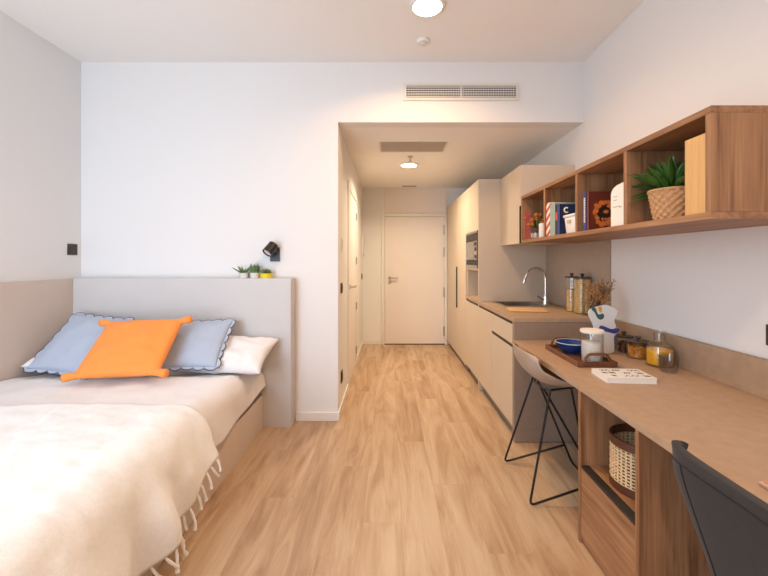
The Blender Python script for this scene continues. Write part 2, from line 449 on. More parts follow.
m.lathe([(0.0, 0), (0.022, 0), (0.022, 0.006), (0.0, 0.006)], (0.01, YB-0.024, 0.97), 24, Matrix.Rotation(PI/2, 4, 'X'))
m.build('handle', 'steel', lf, smooth=True, label='chrome lever handle and keyhole')
# side door in the hall's left wall
d = thing('door_2', 'white side door in the left wall of the hall', None, (XH, 4.35, 0), kind='structure')
m = MB(); m.box(XH-T, XH+0.012, 3.84, 3.915, 0, 2.13, 0.002); m.box(XH-T, XH+0.012, 4.785, 4.86, 0, 2.13, 0.002); m.box(XH-T, XH+0.012, 3.915, 4.785, 2.055, 2.13, 0.002)
m.build('door_frame', 'trimw', d)
lf = box('door_leaf', 'door', (XH-0.045, XH+0.002, 3.918, 4.782, 0.008, 2.052), d, 0.002)
for z in (1.86, 1.31, 0.745, 0.195):
    MB().box(XH+0.003, XH+0.020, 4.755, 4.785, z-0.045, z+0.045, 0.003).build('hinge', 'steel', lf, label='steel hinge')
m = MB(); m.lathe([(0.0, 0), (0.026, 0), (0.026, 0.008), (0.0, 0.008)], (XH+0.002, 4.03, 1.035), 24, Matrix.Rotation(PI/2, 4, 'Y'))
m.tube([(XH+0.008, 4.03, 1.035), (XH+0.05, 4.03, 1.035), (XH+0.058, 4.04, 1.035), (XH+0.058, 4.17, 1.035)], 0.010, 10)
m.build('handle', 'steel', lf, smooth=True, label='chrome lever handle')

# ------------------------------------------------------------ ceiling fittings
def downlight(loc, label, mat, power, col, spread=150):
    x, y, z = loc
    t = thing('ceiling_light', label, 'ceiling light', (x, y, z), 'round ceiling lights')
    MB().lathe([(0.092, -0.016), (0.100, -0.018), (0.112, -0.012), (0.116, -0.0005), (0.092, -0.0005), (0.092, -0.016)], (x, y, z), 48).build('trim_ring', 'white', t, smooth=True)
    MB().lathe([(0, -0.014), (0.091, -0.014), (0.091, -0.002), (0, -0.002)], (x, y, z), 48).build('diffuser', mat, t, label='glowing warm white diffuser')
    L = bpy.data.lights.new('downlight_lamp', 'AREA'); L.shape = 'DISK'; L.size = 0.17
    L.energy = power; L.color = col; L.spread = math.radians(spread)
    o = bpy.data.objects.new('downlight_lamp', L); COL.objects.link(o); o.parent = t; o.location = (0, 0, -0.02)
downlight((0.244, 2.42, ZC), 'round lit ceiling light of the main room, above the smoke detector', 'lampw', 17.5, (1.0, 0.58, 0.27))
downlight((0.244, 0.10, ZC), 'round lit ceiling light over the near end of the room, above the desk chair', 'lampw', 18, (1.0, 0.72, 0.50))
downlight((0.237, 4.50, ZH), 'round lit ceiling light in the lower hall ceiling', 'lampw2', 25, (1.0, 0.81, 0.57), 150)
x, y = 0.255, 2.81
t = thing('smoke_detector', 'small round white smoke detector on the main ceiling', 'smoke detector', (x, y, ZC))
MB().lathe([(0, -0.001), (0.048, -0.001), (0.048, -0.014), (0.040, -0.024), (0, -0.024)], (x, y, ZC), 32).build('base', 'white', t, smooth=True)
MB().lathe([(0, -0.0245), (0.024, -0.0245), (0.020, -0.036), (0, -0.038)], (x, y, ZC), 24).build('sensor_head', 'grille', t, smooth=True)
x, y = 0.232, 4.15
t = thing('sprinkler', 'small fire sprinkler hanging from the hall ceiling', 'sprinkler', (x, y, ZH))
MB().lathe([(0, -0.001), (0.030, -0.001), (0.026, -0.010), (0, -0.010)], (x, y, ZH), 24).build('escutcheon', 'steel', t, smooth=True)
m = MB(); m.lathe([(0, -0.0105), (0.010, -0.0105), (0.008, -0.04), (0.014, -0.052), (0.020, -0.055), (0, -0.056)], (x, y, ZH), 16)
m.build('nozzle', 'steel', t, smooth=True)
# air vent in the bulkhead
x0, x1, z0, z1 = 0.118, 1.066, 2.628, 2.772
t = thing('air_vent', 'long white air vent grille with louvres in the bulkhead', 'air vent', ((x0+x1)/2, YF, z0))
m = MB(); fr = 0.024
m.box(x0, x1, YF-0.012, YF-0.0005, z0, z0+fr, 0.002); m.box(x0, x1, YF-0.012, YF-0.0005, z1-fr, z1, 0.002)
m.box(x0, x0+fr, YF-0.012, YF-0.0005, z0+fr, z1-fr); m.box(x1-fr, x1, YF-0.012, YF-0.0005, z0+fr, z1-fr)
m.build('frame', 'grille', t)
box('backing', 'gapshade', (x0+fr, x1-fr, YF-0.003, YF-0.0005, z0+fr, z1-fr), t, label='dark sheet for the shade behind the louvres')
m = MB()
for k in range(5):
    zc = z0+fr+0.010+k*(z1-z0-2*fr-0.02)/4
    m.box(x0+fr, x1-fr, YF-0.010, YF-0.004, zc-0.0036, zc+0.0036)
n = 44
for k in range(1, n):
    xc = x0+fr+k*(x1-x0-2*fr)/n; h = 0.0016 if k != n//2 else 0.008
    m.box(xc-h, xc+h, YF-0.009, YF-0.0035, z0+fr, z1-fr)
m.build('louvres', 'grille', t)
# flush ceiling grille in hall
x0, x1, y0, y1 = -0.10, 0.572, 3.595, 3.965
t = thing('ceiling_grille', 'grey rectangular return air grille in the hall ceiling', 'air vent', ((x0+x1)/2, (y0+y1)/2, ZH))
m = MB()
m.box(x0, x1, y0, y0+0.02, ZH-0.008, ZH-0.0005); m.box(x0, x1, y1-0.02, y1, ZH-0.008, ZH-0.0005)
m.box(x0, x0+0.02, y0+0.02, y1-0.02, ZH-0.008, ZH-0.0005); m.box(x1-0.02, x1, y0+0.02, y1-0.02, ZH-0.008, ZH-0.0005)
m.build('frame', 'grille', t)
m = MB(); n = 26
for k in range(n):
    yc = y0+0.02+(k+0.5)*(y1-y0-0.04)/n
    m.box(x0+0.02, x1-0.02, yc-0.0045, yc+0.0045, ZH-0.007, ZH-0.002)
m.build('slats', 'hatch', t)
box('backing', 'gapshade', (x0+0.02, x1-0.02, y0+0.02, y1-0.02, ZH-0.0018, ZH-0.0005), t)  # dark sheet for the shade between the slats
x0 = 0.20
t = box('slot_vent', 'hatch', (0.20, 0.42, 5.78, 5.86, ZH-0.006, ZH-0.0005), label='narrow slot vent in the hall ceiling above the entrance door', cat='air vent')

# ------------------------------------------------------------ wall switches
def plate(name, label, cat, wall, c, w, h, mat, inner='black'):
    """wall: 'L','H' face +X at x=c.x ; 'R' face -X"""
    x, y, z = c
    t = thing(name, label, cat, (x, y, z-h/2))
    s = 1 if wall in 'LH' else -1
    a, b = (x+0.0005*s, x+0.010*s); e = x+0.0135*s
    MB().box(min(a, b), max(a, b), y-w/2, y+w/2, z-h/2, z+h/2, 0.002).build('plate', mat, t)
    MB().box(min(b, e), max(b, e), y-w*0.3, y+w*0.3, z-h*0.3, z+h*0.3, 0.001).build('rocker' if cat == 'switch' else 'insert', inner, t)
    return t
plate('wall_switch', 'square dark switch on the white wall above the side panel of the bed', 'switch', 'L', (XL, 3.031, 1.404), 0.088, 0.088, 'darkbrown', 'darkbrown')
plate('thermostat', 'white room thermostat on the hall wall, above the dark switch', 'thermostat', 'H', (XH, 3.35, 1.455), 0.085, 0.11, 'white', 'grille')
plate('wall_switch', 'dark switch on the hall wall between the room corner and side door', 'switch', 'H', (XH, 3.32, 1.075), 0.085, 0.088, 'darkbrown')
plate('wall_socket', 'dark socket low on the hall wall near the floor', 'socket', 'H', (XH, 3.33, 0.30), 0.085, 0.10, 'darkbrown')
plate('wall_switch', 'dark switch in the far corner of the hall beside the entrance door', 'switch', 'H', (XH, 5.80, 1.07), 0.085, 0.085, 'darkbrown')
plate('wall_socket', 'dark socket plate on the right wall above the desk upstand', 'socket', 'R', (XR, 1.562, 1.005), 0.086, 0.088, 'darkbrown')
t = thing('intercom', 'slim white intercom handset high in the far corner of the hall', 'intercom', (XH, 5.82, 1.38))
MB().box(XH+0.0005, XH+0.025, 5.775, 5.865, 1.36, 1.70, 0.005).build('body', 'white', t)
MB().box(XH+0.026, XH+0.032, 5.80, 5.84, 1.385, 1.425, 0.002).build('call_button', 'hatch', t)

# ------------------------------------------------------------ bed
HB = 2.986
b = thing('headboard', 'tall greige headboard panel against the white wall behind the bed', 'headboard', (-1.62, 3.05, 0))
MB().box(XL+0.001, -0.772, HB, YF-0.012, 0.0, 1.175, 0.002).build('panel', 'panel', b)
box('wall_panel', 'panelw', (XL+0.0005, -2.482, 0.5, HB-0.001, 0, 1.175), label='greige panel along the left wall beside the bed', cat='wall panel', bev=0.002)
XB = -0.99          # side of base
FOOT = 0.86
b = thing('bed', 'double bed on a beige storage base against the headboard', 'bed', (-1.73, 1.9, 0))
MB().box(-2.478, XB, FOOT, HB-0.003, 0.0, 0.262, 0.002).build('base', 'bedbase', b)
MB().box(-2.474, -1.05, FOOT+0.02, HB-0.004, 0.264, 0.455, 0.03, 4).build('mattress', 'dark', b, smooth=True, label='mattress side coloured dark for the shade under the bedspread')

def dz(y):  # top height of the duvet along the bed
    return 0.548-0.05*smooth01((y-2.42)/0.35)
def duvet_pt(u, y, off=0.0):
    """u 0..1 from the wall side over the top and down the aisle side (profile, X-Z)"""
    zt = dz(y)
    x0, xe = -2.470, -1.10
    L1 = xe-x0; Rr = 0.12; L2 = Rr*PI/2; zb = 0.268+0.06*smooth01((y-2.2)/0.7)+0.006*math.sin(y*9)
    L3 = max(0.02, zt-Rr-zb); tot = L1+L2+L3
    s = u*tot
    if s < L1: x, z, nx, nz = x0+s, zt, 0, 1
    elif s < L1+L2:
        a = (s-L1)/Rr; x, z, nx, nz = xe+Rr*math.sin(a), zt-Rr+Rr*math.cos(a), math.sin(a), math.cos(a)
    else:
        k = s-L1-L2; x, z, nx, nz = xe+Rr+0.012*(k/L3), zt-Rr-k, 1, 0
    wr = 0.012*fbm(x*2.2+3, y*2.6, z*2)+0.005*fbm(x*7, y*5, z*6)
    edge = smooth01((x+2.47)/0.12)
    wr = wr*edge+(0.010*math.sin(y*11+z*8) if nx > 0.9 else 0)*min(1, max(0, (zt-Rr-z)/0.1))
    return Vector((x+nx*(wr+off), y, z+nz*(wr+off)))
m = MB()
y0, y1 = FOOT-0.02, HB-0.012
def fd(a, c): return duvet_pt(a, y0+(y1-y0)*c)
m.grid(fd, 110, 120)
o = m.build('bedspread', 'duvet', smooth='all', label='off white bedspread covering the bed and draping over its side', cat='bedspread')
md = o.modifiers.new('solid', 'SOLIDIFY'); md.thickness = 0.022; md.offset = -1
# throw blanket
m = MB()
ty0, ty1 = FOOT-0.02, 1.965
def throw_pt(a, c):
    y = ty0+(ty1-ty0)*c
    # drop down the side varies: little at the far end, more towards the viewer, with scalloped folds
    lower = 0.30-0.125*smooth01((1.95-y)/0.42)+0.022*math.sin(y*17.0+0.6)
    zt = dz(y)+0.006
    x0, xe = -2.45, -1.09; Rr = 0.135; L1 = xe-x0; L2 = Rr*PI/2; L3 = zt-Rr-lower
    s = a*(L1+L2+L3)
    if s < L1: x, z, nx, nz = x0+s, zt, 0, 1
    elif s < L1+L2:
        q = (s-L1)/Rr; x, z, nx, nz = xe+Rr*math.sin(q), zt-Rr+Rr*math.cos(q), math.sin(q), math.cos(q)
    else:
        k = (s-L1-L2)/L3; x, z, nx, nz = xe+Rr, zt-Rr-k*L3, 1, 0
    base = duvet_pt(0, y)
    wr = 0.012*fbm(x*2.2+3, y*2.6, z*2)+0.005*fbm(x*7, y*5, z*6)
    side = max(0, nx)
    drop = smooth01((zt-0.06-z)/0.25)
    fold = side*drop*(0.034*math.sin(y*17.0+0.6+2*z)+0.022*math.sin(y*29+2.0)+0.050)
    crease = 0.003*math.exp(-((y-1.94)/0.02)**2)
    w2 = wr*smooth01((x+2.47)/0.12)+0.014+fold+0.004*fbm(x*12, y*12, z*12)+crease
    return Vector((x+nx*w2, y, z+nz*w2))
m.grid(throw_pt, 130, 120)
thr = m.build('throw_blanket', 'throw', smooth='all', label='cream woolly throw with a tasselled edge over the foot of the bed', cat='blanket')
md = thr.modifiers.new('solid', 'SOLIDIFY'); md.thickness = 0.010; md.offset = 1
# tassels
m = MB(); rnd = random.Random(3)
n = 30
for k in range(n):
    c = (k+rnd.uniform(0.25, 0.75))/n
    p = throw_pt(1.0, c)+Vector((0.004, 0, 0.004))
    L = rnd.uniform(0.06, 0.10); sw = rnd.uniform(-0.035, 0.035); ox = rnd.uniform(0.0, 0.03)
    pts = [p, p+Vector((ox*0.5+0.003, sw*0.2, -L*0.35)), p+Vector((ox+0.003, sw*0.6, -L*0.7)), p+Vector((ox+0.006, sw*1.2, -L))]
    m.tube(pts, 0.004, 7, rs=[0.004, 0.0065, 0.0055, 0.0085])
m.build('fringe', 'throw', thr, smooth=True, label='row of twisted tassels')

def pillow_mesh(m, w, h, T, pinch, M, n=28, seed=0, wr=0.004, pw=0.42):
    def pt(u, v, sgn):
        x = w/2*u*(1-pinch*(1-v*v)); y = h/2*v*(1-pinch*(1-u*u))
        th = T/2*(max(0, 1-u*u)*max(0, 1-v*v))**pw
        z = sgn*th+wr*fbm(x*9+seed, y*9, sgn*3+seed)*(1-max(abs(u), abs(v))**4)+0.35*wr*fbm(x*30+seed, y*30, seed)*(1-max(abs(u), abs(v))**6)
        return M @ Vector((x, y, z))
    bm = m.bm
    def idx(i): return -math.cos(PI*i/n)*0.55+(-1+2*i/n)*0.45
    front = {}; back = {}
    for i in range(n+1):
        for j in range(n+1):
            u, v = idx(i), idx(j)
            front[i, j] = bm.verts.new(pt(u, v, 1))
            if i in (0, n) or j in (0, n): back[i, j] = front[i, j]
            else: back[i, j] = bm.verts.new(pt(u, v, -1))
    for i in range(n):
        for j in range(n):
            bm.faces.new((front[i, j], front[i+1, j], front[i+1, j+1], front[i, j+1]))
            bm.faces.new((back[i, j], back[i, j+1], back[i+1, j+1], back[i+1, j]))
def lean(c, th, roll=0.0, yaw=0.0):
    th = math.radians(th)
    B = Matrix(((1, 0, 0, 0), (0, math.cos(th), -math.sin(th), 0), (0, math.sin(th), math.cos(th), 0), (0, 0, 0, 1)))
    return Matrix.Translation(c) @ Matrix.Rotation(math.radians(yaw), 4, 'Z') @ B @ Matrix.Rotation(math.radians(roll), 4, 'Z')
m = MB(); pillow_mesh(m, 0.69, 0.39, 0.165, 0.09, lean((-1.205, 2.785, 0.635), 25, -4), seed=2, wr=0.034)
m.build('pillow', 'sheet', smooth='all', label='white pillow by the open side of the bed, behind the blue cushion', cat='pillow', group='white pillows')
m = MB(); pillow_mesh(m, 0.62, 0.42, 0.15, 0.05, lean((-2.150, 2.745, 0.625), 22, 0) @ Matrix.Rotation(math.radians(13), 4, 'Y'), seed=5, wr=0.012)
m.build('pillow', 'sheet', smooth='all', label='white pillow in the corner by the left wall panel, mostly hidden', cat='pillow', group='white pillows')
def scallop(w, h, pinch, M, seed, nper=6, reach=0.025):
    """flange outside the seam with a scalloped outer edge"""
    pts = []; outs = []
    per = []
    K = nper*10
    for side in range(4):
        for k in range(K):
            t = -1+2*k/K
            u, v = [(t, -1), (1, t), (-t, 1), (-1, -t)][side]
            x = w/2*u*(1-pinch*(1-v*v)); y = h/2*v*(1-pinch*(1-u*u))
            d = Vector([(0, -1, 0), (1, 0, 0), (0, 1, 0), (-1, 0, 0)][side])
            ph = (k/K*nper) % 1
            r = 0.006+(reach-0.006)*math.sqrt(max(0, math.sin(PI*ph)))
            corner = abs(t)**12
            d = (d+Vector((math.copysign(1, u) if abs(u) > 0.9 else 0, math.copysign(1, v) if abs(v) > 0.9 else 0, 0))*0.35*corner)
            per.append((Vector((x, y, 0)), Vector((x, y, 0.003*math.sin(k*0.3+seed)))+d*r))
    return [(M @ a, M @ b_) for a, b_ in per]
def blue_cushion(w, h, T_, M, label, seed):
    m = MB(); pillow_mesh(m, w, h, T_, 0.05, M, seed=seed, wr=0.010)
    per = scallop(w, h, 0.05, M, seed)
    nrm = (M.to_3x3() @ Vector((0, 0, 1))).normalized()*0.002
    L = len(per); bm = m.bm
    for sg in (1, -1):
        A = [bm.verts.new(a+nrm*sg) for a, _ in per]; B = [bm.verts.new(b_+nrm*sg) for _, b_ in per]
        for i in range(L):
            j = (i+1) % L
            bm.faces.new((A[i], B[i], B[j], A[j]) if sg < 0 else (A[i], A[j], B[j], B[i]))
    o = m.build('cushion', 'blue', smooth='all', label=label, cat='cushion', group='dusty blue scalloped cushions', recalc=False)
    p = MB(); p.tube([b_ for _, b_ in per], 0.0032, 6, closed=True)
    p.build('piping', 'piping', o, smooth='all', label='navy scalloped piping')
blue_cushion(0.46, 0.46, 0.12, lean((-2.150, 2.665, 0.735), 43, -7), 'blue cushion by the left wall panel with scalloped dark edging', 1)
blue_cushion(0.46, 0.41, 0.11, lean((-1.405, 2.715, 0.722), 40, 2), 'blue cushion by the white pillow on the open side of the bed', 4)
M_ = lean((-1.690, 2.500, 0.748), 40, 3)
m = MB(); w_, h_ = 0.52, 0.455
pillow_mesh(m, w_, h_, 0.14, 0.03, M_, seed=9, wr=0.018)
for (a, b_) in ((-1, -1), (1, -1), (1, 1), (-1, 1)):
    c0 = Vector((a*(w_/2-0.045), b_*(h_/2-0.030), 0.0)); c1 = Vector((a*(w_/2+0.050), b_*(h_/2-0.006), 0.006))
    m.tube([M_ @ (c0.lerp(c1, k/6)) for k in range(7)], 0.03, 12, rs=[0.008, 0.022, 0.024, 0.023, 0.025, 0.027, 0.024])
m.build('cushion', 'orange', smooth='all', label='bright orange cushion with knotted corners in front of the blue ones', cat='cushion', recalc=True)

# wall spot lamp
t = thing('wall_spotlight', 'small black adjustable spotlight on the wall above the headboard', 'wall lamp', (-0.93, YF, 1.31))
MB().box(-0.972, -0.896, YF-0.022, YF-0.0005, 1.308, 1.424, 0.003).build('base_plate', 'slate', t)
c0 = Vector((-0.945, YF-0.085, 1.412))
ax = Vector((-0.42, -0.55, -0.72)).normalized()
MB().tube([(-0.915, YF-0.022, 1.385), (-0.915, YF-0.05, 1.39), c0], 0.012, 10).build('swivel_arm', 'black', t, smooth=True)
R3 = ax.to_track_quat('Z', 'Y').to_matrix().to_4x4()
hd = MB().lathe([(0, -0.046), (0.034, -0.046), (0.041, -0.040), (0.042, 0.052), (0.037, 0.052), (0.035, 0.034), (0, 0.034)], c0, 32, R3)
hd = hd.build('lamp_head', 'lampmetal', t, smooth=True)
MB().lathe([(0, 0.0345), (0.0345, 0.0345), (0.034, 0.044), (0, 0.046)], c0, 28, R3).build('lens', 'lens', hd, smooth=True, label='pale frosted lens')

# succulents on the headboard
def blade(m, base, tip, w, th=0.004, bend=0.0):
    base, tip = Vector(base), Vector(tip); d = tip-base
    pts = []; rs = []
    for k in range(6):
        q = k/5; p = base+d*q+Vector((0, 0, -bend*q*q)); pts.append(p); rs.append(max(0.0006, w*math.sin(PI*(0.22+0.78*q))**0.8 if q < 1 else 0.0006))
    m.tube(pts, w, 6, rs=rs)
ZT = 1.1755
def pot(t, c, r0, r1, h, mat):
    MB().lathe([(0, 0), (r0, 0), (r1, h), (r1-0.004, h), (r0-0.004, 0.006), (0, 0.006)], c, 28).build('pot', mat, t, smooth=True)
    MB().lathe([(0, 0.0065), (r0-0.005, 0.0065), (r1-0.006, h-0.006), (0, h-0.003)], c, 20).build('soil', 'soil', t, smooth=True)
rnd = random.Random(11)
c = (-1.166, 3.05, ZT)
t = thing('potted_succulent', 'spiky succulent in a white pot, its long leaf reaching sideways, on the headboard', 'plant', c, 'succulents on the headboard')
pot(t, c, 0.033, 0.039, 0.042, 'potw')
m = MB()
for k in range(13):
    a = k*2.4; e = rnd.uniform(0.45, 1.25); L = rnd.uniform(0.055, 0.08)
    if k == 5: a, e, L = PI+0.2, 0.55, 0.10
    if k == 8: a, e, L = 0.2, 0.9, 0.085
    v = Vector((math.cos(a)*math.cos(e), math.sin(a)*math.cos(e), math.sin(e)))
    if v.y > 0: v.y *= 0.5
    b0 = Vector(c)+Vector((v.x*0.01, v.y*0.01, 0.036)); blade(m, b0, b0+v*L, 0.007)
m.build('leaves', 'leafd', t, smooth=True)
c = (-1.078, 3.05, ZT)
t = thing('potted_succulent', 'upright bushy green succulent in a white pot, the middle of three on the headboard', 'plant', c, 'succulents on the headboard')
pot(t, c, 0.033, 0.038, 0.042, 'potw')
m = MB()
for k in range(26):
    a = k*2.4; r = 0.004+0.026*math.sqrt((k+0.5)/26)
    b0 = Vector(c)+Vector((r*math.cos(a), r*math.sin(a), 0.036)); L = rnd.uniform(0.05, 0.085)
    blade(m, b0, b0+Vector((math.cos(a)*0.012, math.sin(a)*0.012, L)), 0.0065)
m.build('leaves', 'leafd', t, smooth=True)
c = (-0.987, 3.05, ZT)
t = thing('potted_succulent', 'low rosette succulent in a bright yellow pot on the headboard', 'plant', c, 'succulents on the headboard')
pot(t, c, 0.044, 0.047, 0.038, 'poty')
m = MB()
for k in range(22):
    a = k*2.4; e = 0.25+1.1*(1-k/22); L = 0.048
    v = Vector((math.cos(a)*math.cos(e), math.sin(a)*math.cos(e), math.sin(e)))
    b0 = Vector(c)+Vector((v.x*0.008, v.y*0.008, 0.033)); blade(m, b0, b0+v*L, 0.006)
m.build('leaves', 'leafg', t, smooth=True)

# ------------------------------------------------------------ kitchen
XK = 0.905; XW = XR-0.003
ZTALL = 2.138
def tall(y0, y1, label, hy):
    t = thing('tall_cabinet', label, 'cabinet', ((XK+XW)/2, (y0+y1)/2, 0), 'tall kitchen cabinets')
    box('carcass', 'kitchen', (XK+0.021, XW, y0+0.001, y1-0.001, 0.10, ZTALL), t)
    box('plinth', 'plinth', (XK+0.03, XW-0.02, y0+0.001, y1-0.001, 0.0, 0.10), t)
    dr = box('door', 'kitchen', (XK, XK+0.020, y0+0.002, y1-0.002, 0.075, ZTALL), t, 0.0015)
    MB().box(XK-0.014, XK-0.0005, hy-0.012, hy+0.012, 0.69, 1.23, 0.002).build('handle', 'black', dr, label='long black vertical handle')
    return t
t = thing('tall_cabinet', 'cream tall cabinet next to the entrance door', 'cabinet', (1.25, 5.5, 0), 'tall kitchen cabinets')
box('carcass', 'kitchen', (XK+0.021, XW, 5.091, 5.925, 0.10, ZTALL), t)
box('plinth', 'plinth', (XK+0.03, XW-0.02, 5.091, 5.925, 0.0, 0.10), t)
box('door', 'kitchen', (XK, XK+0.020, 5.092, 5.924, 0.075, ZTALL), t, 0.0015)
tall(4.492, 5.09, 'cream tall cabinet with a long black handle, between microwave and door', 5.045)
# microwave column
y0, y1 = 3.842, 4.49
t = thing('microwave_column', 'cream tall column holding the microwave above an open niche', 'cabinet', (1.25, 4.17, 0), 'tall kitchen cabinets')
box('side_panel', 'kitchen', (XK, XW, y0, y0+0.02, 0.0, ZTALL), t, 0.001)
box('side_panel', 'kitchen', (XK+0.02, XW, y1-0.02, y1, 0.10, ZTALL), t)
box('back_panel', 'kitchen', (XW-0.02, XW, y0+0.021, y1-0.021, 0.10, ZTALL-0.021), t)
box('top_panel', 'kitchen', (XK+0.021, XW, y0+0.021, y1-0.021, ZTALL-0.02, ZTALL), t)
box('niche_shelf', 'stone', (XK, XW-0.021, y0+0.021, y1-0.021, 0.871, 0.90), t)
box('microwave_shelf', 'kitchen', (XK+0.003, XW-0.021, y0+0.021, y1-0.021, 1.212, 1.232), t)
box('upper_shelf', 'kitchen', (XK+0.022, XW-0.021, y0+0.021, y1-0.021, 1.625, 1.643), t)
box('upper_door', 'kitchen', (XK, XK+0.020, y0+0.022, y1-0.002, 1.626, ZTALL), t, 0.0015)
box('lower_door', 'kitchen', (XK, XK+0.020, y0+0.022, y1-0.002, 0.10, 0.845), t, 0.0015)
box('finger_groove', 'black', (XK+0.006, XK+0.030, y0+0.022, y1-0.022, 0.846, 0.870), t, label='black finger groove')
box('plinth', 'plinth', (XK+0.045, XW-0.02, y0+0.021, y1-0.021, 0, 0.099), t)
# microwave
y0, y1, z0, z1 = 3.868, 4.462, 1.2335, 1.6235
t = thing('microwave', 'built in microwave with steel frame and black trim above the niche', 'microwave', (1.15, 4.165, z0))
box('body', 'black', (XK+0.012, 1.36, y0+0.004, y1-0.004, z0, z1-0.004), t)
m = MB(); e = XK-0.006; f = XK+0.011
m.box(e, f, y1-0.022, y1, z0, z1, 0.002); m.box(e, f, y0+0.022, y1-0.022, z0, z0+0.03, 0.002); m.box(e, f, y0+0.022, y1-0.022, z1-0.022, z1, 0.002)
m.build('frame', 'steel', t)
box('side_trim', 'black', (e, f, y0-0.004, y0+0.0215, z0, z1), t, 0.002)
box('vent_strip', 'black', (XK-0.003, XK+0.011, y0+0.023, y1-0.023, z0+0.031, z0+0.085), t)
box('door_top_band', 'black', (XK-0.004, XK+0.011, y0+0.023, y1-0.023, z1-0.10, z1-0.023), t)
box('window', 'mwglass', (XK-0.005, XK+0.011, y0+0.16, y1-0.04, z0+0.088, z1-0.103), t, label='grey reflective door window')
box('control_panel', 'steel', (XK-0.005, XK+0.011, y0+0.024, y0+0.158, z0+0.088, z1-0.103), t)
for z in (z1-0.135, z1-0.19, z0+0.12):
    MB().box(XK-0.010, XK-0.0055, y0+0.05, y0+0.13, z-0.018, z+0.018, 0.002).build('button', 'black', t, label='black control')
# base cabinets
def groove(t, y0, y1, z0, z1): box('finger_groove', 'black', (XK+0.006, XK+0.034, y0, y1, z0, z1), t, label='black finger groove')
t = thing('base_cabinet', 'cream base cabinet under the sink', 'cabinet', (1.25, 3.6, 0), 'kitchen base cabinets')
m = MB(); m.box(XK+0.035, XW-0.03, 3.357, 3.84, 0.10, 0.30); m.box(XK+0.035, XK+0.05, 3.357, 3.84, 0.30, 0.869)
m.box(XK+0.05, XW-0.03, 3.357, 3.372, 0.30, 0.869); m.box(XK+0.05, XW-0.03, 3.825, 3.84, 0.30, 0.869)
m.build('carcass', 'kitchen', t)
box('door', 'kitchen', (XK, XK+0.020, 3.357, 3.841, 0.10, 0.845), t, 0.0015)
groove(t, 3.357, 3.841, 0.846, 0.869)
box('plinth', 'plinth', (XK+0.045, XW-0.03, 3.357, 3.84, 0, 0.099), t)
t = thing('base_cabinet', 'cream drawer cabinet at the end of the kitchen run, closed by a stone look end panel', 'cabinet', (1.25, 3.05, 0), 'kitchen base cabinets')
box('carcass', 'kitchen', (XK+0.035, XW-0.03, 2.79, 3.355, 0.10, 0.868), t)
box('drawer', 'kitchen', (XK, XK+0.020, 2.79, 3.354, 0.702, 0.845), t, 0.0015)
box('lower_drawer', 'kitchen', (XK, XK+0.020, 2.79, 3.354, 0.10, 0.674), t, 0.0015)
groove(t, 2.79, 3.354, 0.846, 0.869); groove(t, 2.79, 3.354, 0.675, 0.701)
box('plinth', 'plinth', (XK+0.045, XW-0.03, 2.79, 3.355, 0, 0.099), t)
box('end_panel', 'stoneshade', (XK, XW, 2.745, 2.786, 0.004, 0.868), t, 0.001, label='stone look end panel, greyed for the shade under the desk')
box('floor_shadow_strip', 'black', (XK+0.01, XW, 2.75, 2.786, 0.0, 0.003), t)  # black strip painted in for the shadow line under the end panel
# worktop with sink cut-out
sx0, sx1, sy0, sy1 = 1.06, 1.41, 3.44, 3.80
m = MB(); zt0, zt1 = 0.870, 0.90
m.box(XK-0.002, sx0, 2.745, 3.8415, zt0, zt1); m.box(sx1, XW-0.012, 2.745, 3.8415, zt0, zt1)
m.box(sx0, sx1, 2.745, sy0, zt0, zt1); m.box(sx0, sx1, sy1, 3.8415, zt0, zt1)
m.build('worktop', 'stone', label='greige kitchen worktop around the sink', cat='worktop')
box('splashback', 'splash', (XR-0.014, XR-0.0005, 2.735, 3.841, 0.9005, 1.4635), label='taupe splashback behind the sink and pasta jars', cat='splashback')
t = thing('sink', 'stainless steel sink set into the worktop', 'sink', ((sx0+sx1)/2, (sy0+sy1)/2, 0.70))
m = MB(); w_ = 0.022
m.box(sx0-w_, sx0+0.004, sy0-w_, sy1+w_, 0.9005, 0.905, 0.001); m.box(sx1-0.004, sx1+w_, sy0-w_, sy1+w_, 0.9005, 0.905, 0.001)
m.box(sx0+0.004, sx1-0.004, sy0-w_, sy0+0.004, 0.9005, 0.905); m.box(sx0+0.004, sx1-0.004, sy1-0.004, sy1+w_, 0.9005, 0.905)
m.build('rim', 'steel', t)
m = MB()
m.box(sx0+0.002, sx0+0.004, sy0+0.002, sy1-0.002, 0.74, 0.9); m.box(sx1-0.004, sx1-0.002, sy0+0.002, sy1-0.002, 0.74, 0.9)
m.box(sx0+0.004, sx1-0.004, sy0+0.002, sy0+0.004, 0.74, 0.9); m.box(sx0+0.004, sx1-0.004, sy1-0.004, sy1-0.002, 0.74, 0.9); m.box(sx0+0.002, sx1-0.002, sy0+0.002, sy1-0.002, 0.735, 0.74)
m.build('basin', 'steel', t)
MB().lathe([(0, 0.7405), (0.04, 0.7405), (0.038, 0.745), (0, 0.743)], ((sx0+sx1)/2, (sy0+sy1)/2, 0), 24).build('drain', 'chrome', t, smooth=True)
fx, fy = 1.49, 3.62
t = thing('tap', 'tall chrome swan neck tap behind the sink', 'tap', (fx, fy, 0.90))
MB().lathe([(0, 0.9005), (0.028, 0.9005), (0.026, 0.91), (0.024, 0.96), (0.018, 0.985), (0, 0.985)], (fx, fy, 0), 24).build('body', 'chrome', t, smooth=True)
pts = [(fx, fy, 0.9855)]+[(fx, fy, 1.0+0.02*k) for k in range(8)]
for k in range(15):
    a = PI*k/14*0.92
    pts.append((fx-0.10+0.10*math.cos(a), fy-0.04*(1-math.cos(a))/2, 1.145+0.10*math.sin(a)))
pts.append((fx-0.212, fy-0.044, 1.135))
MB().tube(pts, 0.0115, 12).build('spout', 'chrome', t, smooth=True)
